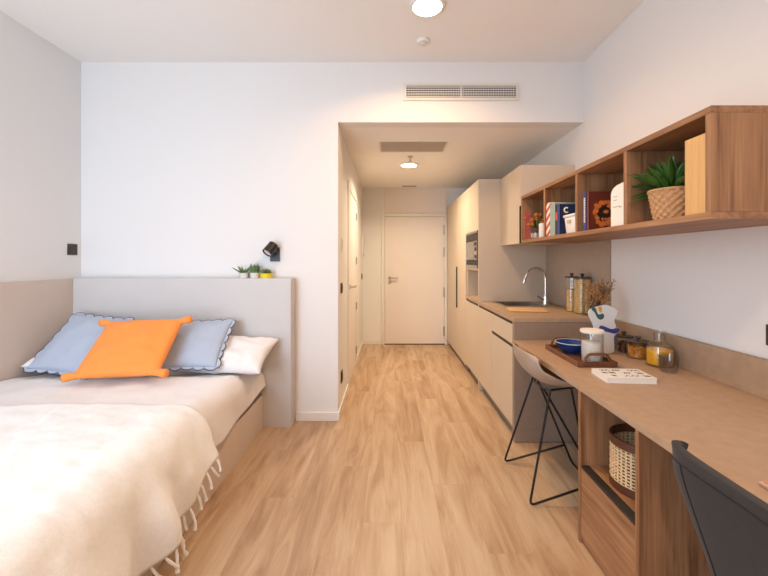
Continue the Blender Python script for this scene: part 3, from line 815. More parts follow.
MB().tube([pts[-1], (fx-0.222, fy-0.044, 1.105)], 0.014, 12).build('nozzle', 'chrome', t, smooth=True)
MB().tube([(fx-0.02, fy-0.015, 0.945), (fx-0.05, fy-0.03, 0.955), (fx-0.10, fy-0.05, 0.985)], 0.008, 10).build('lever', 'chrome', t, smooth=True)
mt = rotz(math.radians(-9), (1.14, 3.14, 0))
m = MB(); m.box(0.99, 1.29, 3.05, 3.24, 0.9006, 0.914, 0.006, 3, mat=mt); m.build('cutting_board', 'board', label='small pale wooden cutting board on the worktop', cat='cutting board', smooth=True)

# storage jars with dark lids
def jar(name, c, r, h, label, fill, fillh, lidmat='darkbrown', knob=True, group=None, lidh=0.012, wall=0.003, balls=None, glassm='glass', knobmat=None):
    x, y, z = c
    t = thing(name, label, 'jar', c, group)
    MB().lathe([(0, 0), (r-0.003, 0), (r, 0.003), (r, h), (r-wall, h), (r-wall, 0.005), (0, 0.005)], (x, y, z+0.0005), 36).build('glass_body', glassm, t, smooth=True)
    ri = r-wall-0.0015
    if balls is None:
        MB().lathe([(0, 0.0065), (ri-0.002, 0.0065), (ri, 0.009), (ri, fillh-0.004), (ri*0.9, fillh), (0, fillh)], (x, y, z), 32, disp=lambda i, k: -0.0015*abs(math.sin(k*1.7+i))).build('contents', fill, t, smooth=True)
    else:
        balls(x, y, z, ri).build('contents', fill, t, smooth=True)
    if lidmat:
        lid = MB().lathe([(0, h+0.0008), (r+0.002, h+0.0008), (r+0.003, h+0.004), (r+0.002, h+lidh), (0, h+lidh)], (x, y, z), 32)
        lid = lid.build('lid', lidmat, t, smooth=True)
        if knob:
            MB().lathe([(0, h+lidh+0.0003), (0.011, h+lidh+0.0003), (0.008, h+lidh+0.008), (0.016, h+lidh+0.018), (0.014, h+lidh+0.026), (0, h+lidh+0.028)], (x, y, z), 20).build('knob', knobmat or lidmat, lid, smooth=True)
    return t
def crackers(x, y, z, r):
    m = MB(); rn = random.Random(2)
    zz = 0.0075
    while zz < 0.255:
        for sx in (-1, 1):
            cx = sx*r*0.42
            m.lathe([(0, 0), (r*0.5, 0.0), (r*0.53, 0.004), (r*0.5, 0.011), (0, 0.012)], (x+cx+rn.uniform(-.002, .002), y-r*0.42+rn.uniform(-.002, .002), z+zz), 16)
            m.lathe([(0, 0), (r*0.5, 0.0), (r*0.53, 0.004), (r*0.5, 0.011), (0, 0.012)], (x+cx, y+r*0.42, z+zz), 16)
        zz += 0.0145
    return m
def bits(n, size, hmax, sc=(1, 1, 1), seed=1):
    def f(x, y, z, r):
        m = MB(); rn = random.Random(seed)
        m.lathe([(0, 0.0065), (r*0.86, 0.0065), (r*0.86, hmax-size), (0, hmax-size)], (x, y, z), 20)
        for k in range(n):
            a = rn.uniform(0, 2*PI); top = rn.random() < 0.3
            rr = rn.uniform(0, r-size) if top else r-size*1.05
            zz = hmax-size*rn.uniform(0.4, 1.2) if top else rn.uniform(0.007+size, hmax-size)
            m.ball((x+rr*math.cos(a), y+rr*math.sin(a), z+zz), size, 1, tuple(rn.uniform(0.7, 1.0) for _ in range(3)))
        return m
    return f
jar('storage_jar', (1.490, 3.10, 0.9), 0.047, 0.275, 'tall glass jar part filled with pasta, nearer the tap', 'pasta', 0.18, group='tall jars on the kitchen worktop', balls=bits(150, 0.011, 0.18, seed=4))
jar('storage_jar', (1.512, 2.975, 0.9), 0.058, 0.275, 'tall glass jar packed with round crackers, nearer the dried flowers', 'cracker', 0.25, group='tall jars on the kitchen worktop', balls=crackers)

# wall cabinet
t = thing('wall_cabinet', 'cream wall cabinet between the tall column and the wooden shelf', 'cabinet', (1.36, 3.55, 1.465))
box('carcass', 'kitchen', (1.151, XW, 3.262, 3.8405, 1.465, 2.135), t, 0.001)
dr = box('door', 'kitchen', (1.130, 1.150, 3.286, 3.8405, 1.463, 2.137), t, 0.001)
box('handle', 'black', (1.126, 1.150, 3.264, 3.285, 1.463, 1.785), dr, label='black vertical grip profile')
box('filler', 'kitchen', (1.130, 1.150, 3.264, 3.285, 1.786, 2.137), t)

# ------------------------------------------------------------ open wall shelf
SX0, SX1 = 1.13, XW
SZ0, SZ1 = 1.465, 1.863
PYS = [1.3455, 1.819, 2.293, 2.767, 3.2405]
th = 0.0125; bt = 0.025
t = thing('wall_shelf', 'long oak wall shelf with four open compartments above the desk', 'shelf', (1.36, 2.3, SZ0))
box('bottom_board', 'oakY', (SX0, SX1, PYS[0]-th, PYS[-1]+th, SZ0, SZ0+bt), t, 0.001)
box('top_board', 'oakY', (SX0, SX1, PYS[0]-th, PYS[-1]+th, SZ1-bt, SZ1), t, 0.001)
for i, y in enumerate(PYS):
    box('side_panel' if i in (0, 4) else 'divider', 'oakZ', (SX0, SX1, y-th, y+th, SZ0+bt+0.0003, SZ1-bt-0.0003), t, 0.001)
for i in range(4):
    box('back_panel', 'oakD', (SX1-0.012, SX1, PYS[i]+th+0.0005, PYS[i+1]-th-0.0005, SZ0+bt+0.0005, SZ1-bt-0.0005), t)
ZS = SZ0+bt+0.0006

def book(x0, x1, y0, y1, h, mat, label, group=None, z=None, extra=None):
    """standing book, spine towards the room (-X)"""
    z = ZS if z is None else z
    t = thing('book', label, 'book', ((x0+x1)/2, (y0+y1)/2, z), group)
    m = MB(); c = 0.0022
    m.box(x0, x1, y0, y0+c, z, z+h); m.box(x0, x1, y1-c, y1, z, z+h); m.box(x0-0.001, x0+c, y0, y1, z, z+h)
    m.build('cover', mat, t)
    box('pages', 'paper', (x0+c+0.0003, x1-0.004, y0+c+0.0003, y1-c-0.0003, z+0.003, z+h-0.003), t, label='pale page block')
    if extra: extra(t, x0, x1, y0, y1, z, h)
    return t
GA = 'books on the wall shelf'
book(1.15, 1.20, 3.200, 3.222, 0.235, 'bpink', 'thin rose book at the far end of the shelf beside the dried posy', GA)
# jar with dried posy, far compartment
c = (1.19, 3.075, ZS)
t = thing('flower_jar', 'little glass jar with a brown band holding an orange and green posy', 'flower jar', c)
MB().lathe([(0, 0), (0.040, 0), (0.043, 0.004), (0.043, 0.065), (0.040, 0.065), (0.040, 0.005), (0, 0.005)], c, 28).build('glass_body', 'glass', t, smooth=True)
MB().lathe([(0.0435, 0.05), (0.045, 0.05), (0.046, 0.088), (0.0435, 0.088), (0.0435, 0.05)], c, 28).build('band', 'leather', t, smooth=True, label='brown band')
MB().lathe([(0, 0.006), (0.038, 0.006), (0.038, 0.045), (0, 0.048)], c, 20, disp=lambda i, k: 0.0015*math.sin(k*5+i)).build('pebbles', flat('pale_pebbles', rgb(186, 172, 158), 0.6, var=0.4, vscale=110), t, smooth=True)
POSY = flat('posy_orange', rgb(176, 104, 44), 0.8, var=0.3, vscale=50)
m = MB(); rnd = random.Random(21)
for k in range(26):
    a = rnd.uniform(0, 2*PI); e = rnd.uniform(0.3, 1.35); L = rnd.uniform(0.07, 0.14)
    v = Vector((math.cos(a)*math.cos(e)*0.7, math.sin(a)*math.cos(e)*0.9, math.sin(e)))
    b0 = Vector(c)+Vector((0, 0, 0.085))+Vector((v.x, v.y, 0))*0.02
    (blade(m, b0, b0+v*L, 0.010, bend=0.02) if k % 2 else MB().ball(b0+v*L*0.9, rnd.uniform(0.011, 0.019), 2).build('bloom', POSY, t, smooth=True))
m.build('leaves', 'leaf', t, smooth=True)
c = (1.185, 2.925, ZS)
MB().lathe([(0, 0), (0.028, 0), (0.030, 0.004), (0.030, 0.105), (0.022, 0.112), (0, 0.112)], c, 28).build('candle', 'paper', label='ivory pillar candle beside the dried posy on the shelf', cat='candle', smooth=True)
# second compartment
book(1.140, 1.33, 2.690, 2.752, 0.238, 'redstripe', 'red and white diagonally striped book on the shelf', GA)
book(1.140, 1.36, 2.606, 2.688, 0.222, 'teal', 'thick pale teal book on the shelf beside the striped one', GA)
def ex(t, x0, x1, y0, y1, z, h):
    box('title_block', 'borange', (x0-0.0022, x0-0.0012, y0+0.003, y1-0.003, z+0.10, z+0.155), t, label='orange title block')
book(1.142, 1.33, 2.576, 2.604, 0.205, 'bblack', 'slim black book with an orange spine block on the shelf', GA, extra=ex)
def ex(t, x0, x1, y0, y1, z, h):
    m = MB()
    pts = [(x0+0.042+0.014*math.cos(a), y0-0.0018, z+h-0.040+0.016*math.sin(a)) for a in [0.9+k*0.25 for k in range(19)]]
    m.tube(pts, 0.005, 6); m.build('emblem', 'paper', t, label='white crescent emblem on the cover')
    box('spine', 'royal', (x0-0.0022, x0-0.0012, y0+0.001, y1-0.001, z+0.002, z+h-0.002), t, label='bright blue spine')
book(1.142, 1.34, 2.538, 2.574, 0.203, 'navy', 'navy book with a blue spine behind the white box on the shelf', GA, extra=ex)
t = thing('storage_box', 'small white storage box with a label holder on the shelf', 'box', (1.215, 2.412, ZS))
def taper(x0, x1, y0, y1, z0, z1, k):
    m = MB(); m.box(x0, x1, y0, y1, z0, z1, 0.004)
    cx, cy = (x0+x1)/2, (y0+y1)/2
    for v in m.bm.verts:
        q = 1-k*(z1-v.co.z)/(z1-z0); v.co.x = cx+(v.co.x-cx)*q; v.co.y = cy+(v.co.y-cy)*q
    return m
taper(1.145, 1.285, 2.345, 2.482, ZS, ZS+0.103, 0.12).build('bin', 'white', t, smooth=True)
MB().box(1.139, 1.291, 2.338, 2.489, ZS+0.1035, ZS+0.120, 0.004).build('lid', 'white', t, smooth=True)
m = MB(); m.box(1.1425, 1.1455, 2.39, 2.44, ZS+0.066, ZS+0.086, 0.001); m.build('label_holder', 'hatch', t, label='small grey label holder')
# third compartment
def ex(t, x0, x1, y0, y1, z, h):
    m = MB()
    for k in range(14):
        zz = z+0.05+k*0.0105
        m.box(x0-0.0022, x0-0.0012, y0+0.010, y1-0.010, zz, zz+0.007)
    m.build('spine_lettering', 'paper', t, label='white vertical spine lettering')
book(1.150, 1.35, 2.215, 2.250, 0.225, 'royal', 'blue book with white spine lettering beside the maroon one on the shelf', GA, extra=ex)
def ex(t, x0, x1, y0, y1, z, h):
    cx, cz = x0+0.085, z+0.098
    pts = [(cx+0.052*math.cos(a)*(1+0.1*math.sin(5*a)), y0-0.0022, cz+0.068*math.sin(a)*(1+0.08*math.sin(7*a))) for a in [2*PI*k/40 for k in range(40)]]
    MB().prism([(cx+0.05*math.cos(2*PI*k/24), cz+0.066*math.sin(2*PI*k/24)) for k in range(24)], lambda a, b_: Vector((a, y0-0.0016, b_)), lambda a, b_: Vector((a, y0-0.0004, b_))).build('cover_centre', 'bdark', t, label='dark centre of the cover picture')
    m = MB(); rn = random.Random(5)
    for k in range(40):
        a = 0.5+k/40*5.3; q = rn.uniform(0.78, 1.08)
        m.ball((cx+0.052*q*math.cos(a), y0-0.0022, cz+0.070*q*math.sin(a)), rn.uniform(0.008, 0.015), 1, (1, 0.12, 1))
    for k in range(10): m.ball((cx+rn.uniform(-.01, .05), y0-0.0024, cz+rn.uniform(-.06, -.03)), 0.009, 1, (1, 0.12, 1))
    m.ball((cx+0.012, y0-0.0024, cz+0.01), 0.016, 1, (1.2, 0.12, 0.7))
    m.build('cover_picture', 'bwreath', t, smooth=True, label='orange wreath picture on the cover')
book(1.152, 1.345, 2.190, 2.212, 0.224, 'bbrown', 'maroon book with an orange wreath on its cover, facing out on the shelf', GA, extra=ex)
t = thing('plaque', 'white plaque with a rounded top leaning by the maroon book on the shelf', 'plaque', (1.17, 1.91, ZS))
pl = [(1.836, 0.0), (1.978, 0.0), (1.978, 0.165)]
for k in range(1, 11):
    a = PI/2*k/10; pl.append((1.978-0.075*(1-math.cos(a))*1.0, 0.165+0.045*math.sin(a)))
pl += [(1.87, 0.214), (1.836, 0.214)]
MB().prism(pl, lambda a, b_: Vector((1.155, a, ZS+b_)), lambda a, b_: Vector((1.205, a, ZS+b_))).build('slab', 'paper', t)
m = MB()
for zz, a, b_ in ((0.150, 1.92, 1.955), (0.132, 1.925, 1.955), (0.098, 1.90, 1.96), (0.092, 1.885, 1.905)):
    m.box(1.1535, 1.1546, a, b_, ZS+zz, ZS+zz+0.004)
m.build('lettering', 'hatch', t, label='faint grey lettering')
# fourth compartment: peace lily in a wicker pot and bamboo box
c = (1.235, 1.655, ZS)
t = thing('potted_lily', 'leafy green plant in a wicker basket pot on the shelf', 'plant', c)
NT = 120
prof = [(0.066+0.022*(k/26), 0.132*k/26) for k in range(27)]
full = [(0, 0.0)]+prof+[(0.080, 0.132), (0.078, 0.12), (0.060, 0.01), (0, 0.01)]
def weave(i, k):
    if i < 1 or i > 27: return 0
    row = (i//3) % 2
    return 0.0055*math.sin(2*PI*k*15/NT+PI*row)*(0.35 if i % 3 == 0 else 1.0)
m = MB(); m.lathe(full, c, NT, disp=weave)
m.tube([(c[0]+0.087*math.cos(2*PI*k/40), c[1]+0.087*math.sin(2*PI*k/40), c[2]+0.131) for k in range(40)], 0.006, 8, closed=True)
m.build('basket_pot', 'wicker', t, smooth='all')
MB().lathe([(0, 0.0105), (0.058, 0.0105), (0.075, 0.115), (0, 0.118)], c, 24).build('soil', 'soil', t, smooth=True)
def leafblade(m, base, d, L, w, droop, twist=0.0):
    base = Vector(base); d = Vector(d).normalized()
    side = d.cross(Vector((0, 0, 1)))
    side = side.normalized() if side.length > 0.05 else Vector((1, 0, 0))
    up = side.cross(d)
    side = (side*math.cos(twist)+up*math.sin(twist))
    n = 9; rows = []
    for k in range(n+1):
        q = k/n
        p = base+d*L*q+Vector((0, 0, -droop*L*q*q))
        stem = 0.25
        ww = 0.0016 if q < stem else max(0.0006, w*math.sin(PI*((q-stem)/(1-stem))**0.8)**0.9)
        nn = up*0.25*ww
        rows.append([m.bm.verts.new(p-side*ww+nn), m.bm.verts.new(p-side*ww*0.5+nn*0.3), m.bm.verts.new(p), m.bm.verts.new(p+side*ww*0.5+nn*0.3), m.bm.verts.new(p+side*ww+nn)])
    for a, b_ in zip(rows[:-1], rows[1:]):
        for k in range(4): m.bm.faces.new((a[k], a[k+1], b_[k+1], b_[k]))
m = MB(); rnd = random.Random(8)
for k in range(46):
    a = k*2.399+0.3; e = rnd.uniform(0.55, 1.4); L = rnd.uniform(0.15, 0.23)
    v = Vector((math.cos(a)*math.cos(e)*0.9, math.sin(a)*math.cos(e), math.sin(e)))
    b0 = Vector(c)+Vector((v.x*0.03, v.y*0.03, 0.112))
    tip = b0+v*L
    if tip.z > SZ1-bt-0.015: L *= (SZ1-bt-0.015-b0.z)/(tip.z-b0.z)
    tip = b0+v*L
    if tip.x < SX0-0.05 or tip.y < 1.50 or tip.x > SX1-0.04: L *= 0.6
    leafblade(m, b0, v, L, rnd.uniform(0.012, 0.021), rnd.uniform(0.05, 0.35), rnd.uniform(-0.5, 0.5))
for (dx, dy, dz_, L) in ((-0.35, 0.75, 0.55, 0.22), (-0.4, 0.9, 0.3, 0.22), (-0.5, 0.5, 0.75, 0.20), (-0.3, 0.3, 0.95, 0.19), (-0.55, -0.2, 0.8, 0.17), (-0.2, 0.05, 1.0, 0.21), (-0.25, 0.25, 1.0, 0.22), (-0.1, 0.5, 0.9, 0.23), (0.2, 0.2, 1.0, 0.22), (-0.35, -0.1, 0.95, 0.2), (-0.3, 0.6, 0.8, 0.24), (-0.5, 0.75, 0.15, 0.17), (-0.4, 0.1, 0.9, 0.18)):
    leafblade(m, Vector(c)+Vector((-0.01, 0.01, 0.112)), (dx, dy, dz_), L, 0.021, 0.25, 0.5)
for v in m.bm.verts:
    v.co.x = min(v.co.x, SX1-0.025); v.co.y = max(1.484, min(1.800, v.co.y)); v.co.z = max(ZS+0.004, min(1.832, v.co.z))
o = m.build('leaves', 'leaf', t, smooth='all', recalc=False)
md = o.modifiers.new('solid', 'SOLIDIFY'); md.thickness = 0.0008
t = box('magazine_box', 'bamboo', (1.150, 1.46, 1.3605, 1.478, ZS, ZS+0.292), label='pale wooden upright box at the near end of the shelf beside the plant', cat='box', bev=0.002)

# ------------------------------------------------------------ desk
XD = 0.888; ZD = 0.741
t = thing('desk', 'long greige desk top running along the right wall with an upstand', 'desk', (1.24, 1.2, 0.711))
box('desk_top', 'stone', (XD, XW, -0.30, 2.744, 0.711, ZD), t, 0.001)
box('upstand', 'stone', (1.562, XW, -0.30, 2.7335, ZD+0.0004, 0.902), t, 0.001)
# unseen leg panel, placed under the desk to block low window light
box('blocking_leg', 'stone', (XD+0.01, XW, 0.36, 0.40, 0.0, 0.7105), t)
Y0, Y1 = 1.357, 1.794
t = thing('desk_cabinet', 'oak drawer cabinet with an open niche under the desk', 'cabinet', (1.22, (Y0+Y1)/2, 0))
pt = 0.022
box('side_panel', 'oakZ', (0.893, 1.555, Y0, Y0+pt, 0, 0.7105), t, 0.001)
box('side_panel', 'oakZ', (0.893, 1.555, Y1-pt, Y1, 0, 0.7105), t, 0.001)
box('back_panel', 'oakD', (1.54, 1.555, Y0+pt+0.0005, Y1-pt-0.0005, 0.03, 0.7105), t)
box('niche_floor', 'oakY', (0.932, 1.539, Y0+pt+0.0005, Y1-pt-0.0005, 0.343, 0.362), t)
box('plinth', 'oakY', (0.905, 0.92, Y0+pt+0.0005, Y1-pt-0.0005, 0.0, 0.03), t)
dr = box('drawer', 'oakY', (0.895, 0.915, Y0+pt+0.002, Y1-pt-0.002, 0.032, 0.352), t, 0.001)
m = MB(); m.box(0.8935, 0.931, Y0+pt+0.004, Y1-pt-0.004, 0.353, 0.3645, 0.001); m.build('handle', 'black', dr, label='black grip profile along the drawer top')

# cane basket in the niche
c = Vector((1.072, 1.60, 0.3626)); Rb, Hb = 0.122, 0.215
t = thing('cane_basket', 'round woven cane basket with brown leather rims in the desk niche', 'basket', c)
m = MB(); n = 40
for k in range(n):
    a = 2*PI*k/n; wd = 0.0040
    rot = Matrix.Translation(c) @ Matrix.Rotation(a, 4, 'Z')
    m.box(Rb-0.001, Rb+0.001, -wd, wd, 0.03, Hb-0.03, mat=rot)
for j in range(12):
    z = 0.034+j*(Hb-0.068)/11
    m.lathe([(Rb-0.0025, z-0.0032), (Rb+0.0018, z-0.0032), (Rb+0.0018, z+0.0032), (Rb-0.0025, z+0.0032), (Rb-0.0025, z-0.0032)], c, 72, disp=lambda i, k: 0.0012*math.sin(2*PI*k*22/72+j*PI))
m.build('woven_body', 'cane', t)
for nm, za, zb in (('top_band', Hb-0.034, Hb), ('base_band', 0.0, 0.034)):
    MB().lathe([(Rb-0.004, za), (Rb+0.004, za), (Rb+0.005, (za+zb)/2), (Rb+0.004, zb), (Rb-0.004, zb), (Rb-0.004, za)], c, 64).build(nm, 'leather', t, smooth=True, label='brown leather band')
MB().lathe([(0, 0.001), (Rb-0.005, 0.001), (Rb-0.005, 0.008), (0, 0.008)], c, 48).build('bottom', 'leather', t)

# tray with bowl and canister
tx0, tx1, ty_0, ty_1 = 1.017, 1.232, 2.045, 2.475
z = ZD+0.0006
t = thing('tray', 'dark walnut serving tray with arched handles on the desk', 'tray', ((tx0+tx1)/2, (ty_0+ty_1)/2, z))
m = MB(); w_ = 0.010
m.box(tx0, tx1, ty_0, ty_1, z, z+0.008, 0.002)
m.box(tx0, tx0+w_, ty_0, ty_1, z+0.008, z+0.030, 0.002); m.box(tx1-w_, tx1, ty_0, ty_1, z+0.008, z+0.030, 0.002)
m.box(tx0+w_, tx1-w_, ty_0, ty_0+w_, z+0.008, z+0.030, 0.002); m.box(tx0+w_, tx1-w_, ty_1-w_, ty_1, z+0.008, z+0.030, 0.002)
m.build('tray_body', 'walnut', t)
xm = (tx0+tx1)/2
for yy in (ty_0+0.005, ty_1-0.005):
    pts = [(xm-0.068, yy, z+0.028), (xm-0.062, yy, z+0.050), (xm-0.050, yy, z+0.066), (xm-0.034, yy, z+0.070), (xm+0.034, yy, z+0.070), (xm+0.050, yy, z+0.066), (xm+0.062, yy, z+0.050), (xm+0.068, yy, z+0.028)]
    MB().tube(pts, 0.0080, 8).build('handle', 'walnut', t, smooth=True)
zt = z+0.0085
c = (1.125, 2.345, zt)
t = thing('bowl', 'cobalt blue bowl with a pale rim at the back of the tray', 'bowl', c)
MB().lathe([(0, 0), (0.045, 0), (0.048, 0.006), (0.078, 0.030), (0.094, 0.062), (0.091, 0.064), (0.074, 0.034), (0.044, 0.011), (0, 0.009)], c, 48).build('bowl_body', 'cobalt', t, smooth=True)
MB().tube([(c[0]+0.0925*math.cos(2*PI*k/48), c[1]+0.0925*math.sin(2*PI*k/48), c[2]+0.0648) for k in range(48)], 0.0022, 6, closed=True).build('rim', 'rim', t, smooth=True, label='pale glazed rim')
c = (1.135, 2.125, zt)
t = jar('canister', c, 0.058, 0.165, 'clear glass canister half full of white flour on the tray', 'milk', 0.115, lidmat='paper', knob=False, lidh=0.016)
# abstract vase with dried flowers
YV = 2.36
def V(x, y, dy=0.0):
    p = P(x, y, YV); p.y += dy; return p
out = [(590, 353.4), (589.2, 345), (590.2, 336), (592, 330), (592.4, 327), (591, 322.8), (588, 317.6), (586.7, 313.7), (587.2, 310.2), (590, 308.2), (594, 306.6),
       (598.4, 305.4), (603.6, 304.1), (609.7, 306.3), (615, 309.3), (615.8, 312.4), (612.5, 318.4), (612.3, 321.9), (614, 324.5), (613.2, 326.7), (617.2, 328), (617.4, 331.4), (612.8, 334), (611.5, 337.5), (612.4, 345), (612, 353.4)]
t = thing('vase', 'white wavy vase with green, blue and yellow shapes behind the tray', 'vase', V(601, 353.4))
zfix = ZD+0.0006
def smooth_poly(pts, it=2):
    for _ in range(it):
        q = []
        for i in range(len(pts)):
            a, b_ = pts[i], pts[(i+1) % len(pts)]
            q += [(a[0]*0.75+b_[0]*0.25, a[1]*0.75+b_[1]*0.25), (a[0]*0.25+b_[0]*0.75, a[1]*0.25+b_[1]*0.75)]
        pts = q
    return pts
def vp(pts, dy0, dy1, sm=2):
    pts = smooth_poly(pts, sm)
    m = MB()
    def cl(v): v.z = max(v.z, zfix); return v
    m.prism(pts, lambda a, b_: cl(V(a, b_, dy0)), lambda a, b_: cl(V(a, b_, dy1)))
    return m
vp(out, -0.022, -0.012).build('front_face', 'vase', t)
slab = [(592, 353.4), (592, 340), (594, 325), (591.5, 315), (592, 309), (600, 308), (608, 309), (612, 314), (611, 322), (616.5, 329), (616.6, 340), (615.5, 353.4)]
vp(slab, -0.008, 0.030).build('body', 'vshade', t, label='rear body, grey for the vase side in shadow')
vp([(589.5, 307.0), (593, 306.5), (594.8, 310.5), (595.5, 313.5), (598, 314.2), (600.5, 312.6), (602.2, 314.8), (601.8, 317.5), (599.2, 319.4), (596, 318.4), (594.2, 315.5), (592.5, 311.5), (590, 310)], -0.0235, -0.0221, 2).build('green_motif', 'vgreen', t, label='dark green curved shape')
vp([(596.6, 327.2), (598.6, 324.6), (603, 325.9), (607, 327.9), (611, 328.6), (613.5, 327.2), (617.2, 328), (617.3, 331.2), (612.6, 333.4), (607, 331.6), (600, 330.2), (597.4, 329.2)], -0.0235, -0.0221, 2).build('blue_motif', 'vblue', t, label='violet blue wavy shape')
vp([(595.4, 306.8), (599.4, 306.0), (600.2, 310.2), (598.2, 312.6), (596.8, 309.8)], -0.0235, -0.0221, 1).build('yellow_motif', 'vyel', t, label='yellow patch')
# dried flowers
m = MB(); m2 = MB(); rnd = random.Random(31)
base = V(601, 309, 0.034)
base.z = 1.02
root = Vector((base.x, YV+0.037, 0.99))
for k in range(80):
    tx, tyy = rnd.gauss(598, 7.5), rnd.uniform(280, 303)
    tx = max(581, min(613, tx))
    tip = P(tx, tyy, YV+0.03+rnd.uniform(-0.07, 0.09))
    mid = root.lerp(tip, 0.5)+Vector((rnd.uniform(-.012, .012), rnd.uniform(-.012, .012), 0.015))
    m.tube([root, mid, tip], 0.0010, 5)
    for q in range(8):
        s = tip.lerp(mid, rnd.uniform(0, 0.5))+Vector((rnd.uniform(-.013, .013), rnd.uniform(-.013, .013), rnd.uniform(-.012, .012)))
        m2.ball(s, rnd.uniform(0.0028, 0.0055), 1, (1, 1, rnd.uniform(0.8, 1.4)))
for (tx, tyy) in ((614.5, 281), (613, 288), (602, 279.5)):
    tip = P(tx, tyy, YV+0.02); m.tube([root, root.lerp(tip, 0.6)+Vector((0, 0, 0.012)), tip], 0.0012, 5)
    for q in range(4): m2.ball(tip+Vector((rnd.uniform(-.008, .008), 0, rnd.uniform(-.008, .008))), 0.004, 1)
df = thing('dried_flowers', 'bunch of brown dried flowers sticking out of the wavy vase', 'flowers', root)
m.build('stems', 'driedd', df, smooth=True); m2.build('seed_heads', 'dried', df, smooth=True, kind='stuff')

# jars, carafe and glass by the upstand
jar('storage_jar', (1.487, 2.405, ZD), 0.050, 0.092, 'low glass jar of dark dates, between the vase and the nut jar', 'dates', 0.07, group='low jars on the desk', balls=bits(90, 0.010, 0.066, seed=6), knobmat='darkbrown', lidmat='darkbrown', lidh=0.010)
jar('storage_jar', (1.478, 2.255, ZD), 0.060, 0.090, 'low glass jar of golden nuts, beside the juice carafe', 'nuts', 0.08, group='low jars on the desk', balls=bits(170, 0.009, 0.076, seed=7), lidh=0.010)
c = (1.486, 2.085, ZD+0.0005)
t = thing('carafe', 'glass carafe of orange juice near the wall upstand', 'carafe', c)
MB().lathe([(0, 0), (0.062, 0), (0.066, 0.006), (0.066, 0.095), (0.058, 0.116), (0.034, 0.128), (0.027, 0.140), (0.030, 0.190), (0.0275, 0.190), (0.0245, 0.141), (0.033, 0.1255), (0.056, 0.114), (0.063, 0.094), (0.063, 0.008), (0, 0.006)], c, 40).build('glass_body', 'glass', t, smooth=True)
MB().lathe([(0, 0.0075), (0.060, 0.009), (0.0615, 0.012), (0.0615, 0.088), (0, 0.088)], c, 36).build('juice', 'juice', t, smooth=True, label='orange juice')
c = (1.445, 1.965, ZD+0.0005)
t = MB().lathe([(0, 0), (0.036, 0), (0.040, 0.004), (0.047, 0.088), (0.0445, 0.088), (0.038, 0.008), (0, 0.007)], c, 40).build('tumbler', 'glass', label='empty clear glass tumbler in front of the carafe', cat='glass', smooth=True)
# white book on desk
mt = rotz(math.radians(-4), (1.14, 1.85, 0))
z = ZD+0.0006
t = thing('book', 'white paperback with dark brush lettering lying on the desk', 'book', (1.14, 1.85, z))
bx0, bx1, by0, by1 = 1.030, 1.256, 1.775, 1.935
m = MB(); m.box(bx0, bx1, by0, by1, z, z+0.0015, mat=mt); m.box(bx0, bx1, by0, by1, z+0.0245, z+0.026, mat=mt); m.box(bx0-0.001, bx0+0.001, by0, by1, z, z+0.026, mat=mt)
m.build('cover', 'white', t)
m = MB(); m.box(bx0+0.002, bx1-0.003, by0+0.003, by1-0.003, z+0.0017, z+0.0243, mat=mt); m.build('pages', 'paper', t)
m = MB(); rnd = random.Random(14)
rows = [(0.79, [(0.10, 0.30), (0.36, 0.52), (0.70, 0.92)]), (0.52, [(0.06, 0.16), (0.22, 0.34), (0.52, 0.66), (0.78, 0.90)]), (0.22, [(0.18, 0.26), (0.42, 0.72), (0.82, 0.95)])]
for v, segs in rows:
    for a, b_ in segs:
        yy = by0+(by1-by0)*v
        xa, xb = bx0+(bx1-bx0)*a, bx0+(bx1-bx0)*b_
        pts = [(xa+(xb-xa)*k/8, yy+0.013*math.sin(k*2.1+a*9), z+0.0262) for k in range(9)]
        pts = [tuple(mt @ Vector(p)) for p in pts]
        m.tube(pts, 0.0028, 6)
for vv in m.bm.verts:
    vv.co.z = z+0.0262+(vv.co.z-z-0.0262)*0.12+0.0003
m.build('lettering', 'ink', t, label='dark brush lettering')
# notebook at the edge
mt = rotz(math.radians(4), (1.05, 0.9, 0))
t = thing('notebook', 'tan notebook with pale edges on the desk beside the grey chair', 'notebook', (1.05, 0.9, z))
m = MB(); m.box(0.955, 1.155, 0.70, 0.985, z, z+0.010, 0.003, mat=mt); m.build('pages', 'notee', t, label='pale page edges')
m = MB(); m.box(0.962, 1.150, 0.707, 0.978, z+0.0102, z+0.0125, 0.001, mat=mt); m.build('cover', 'note', t)

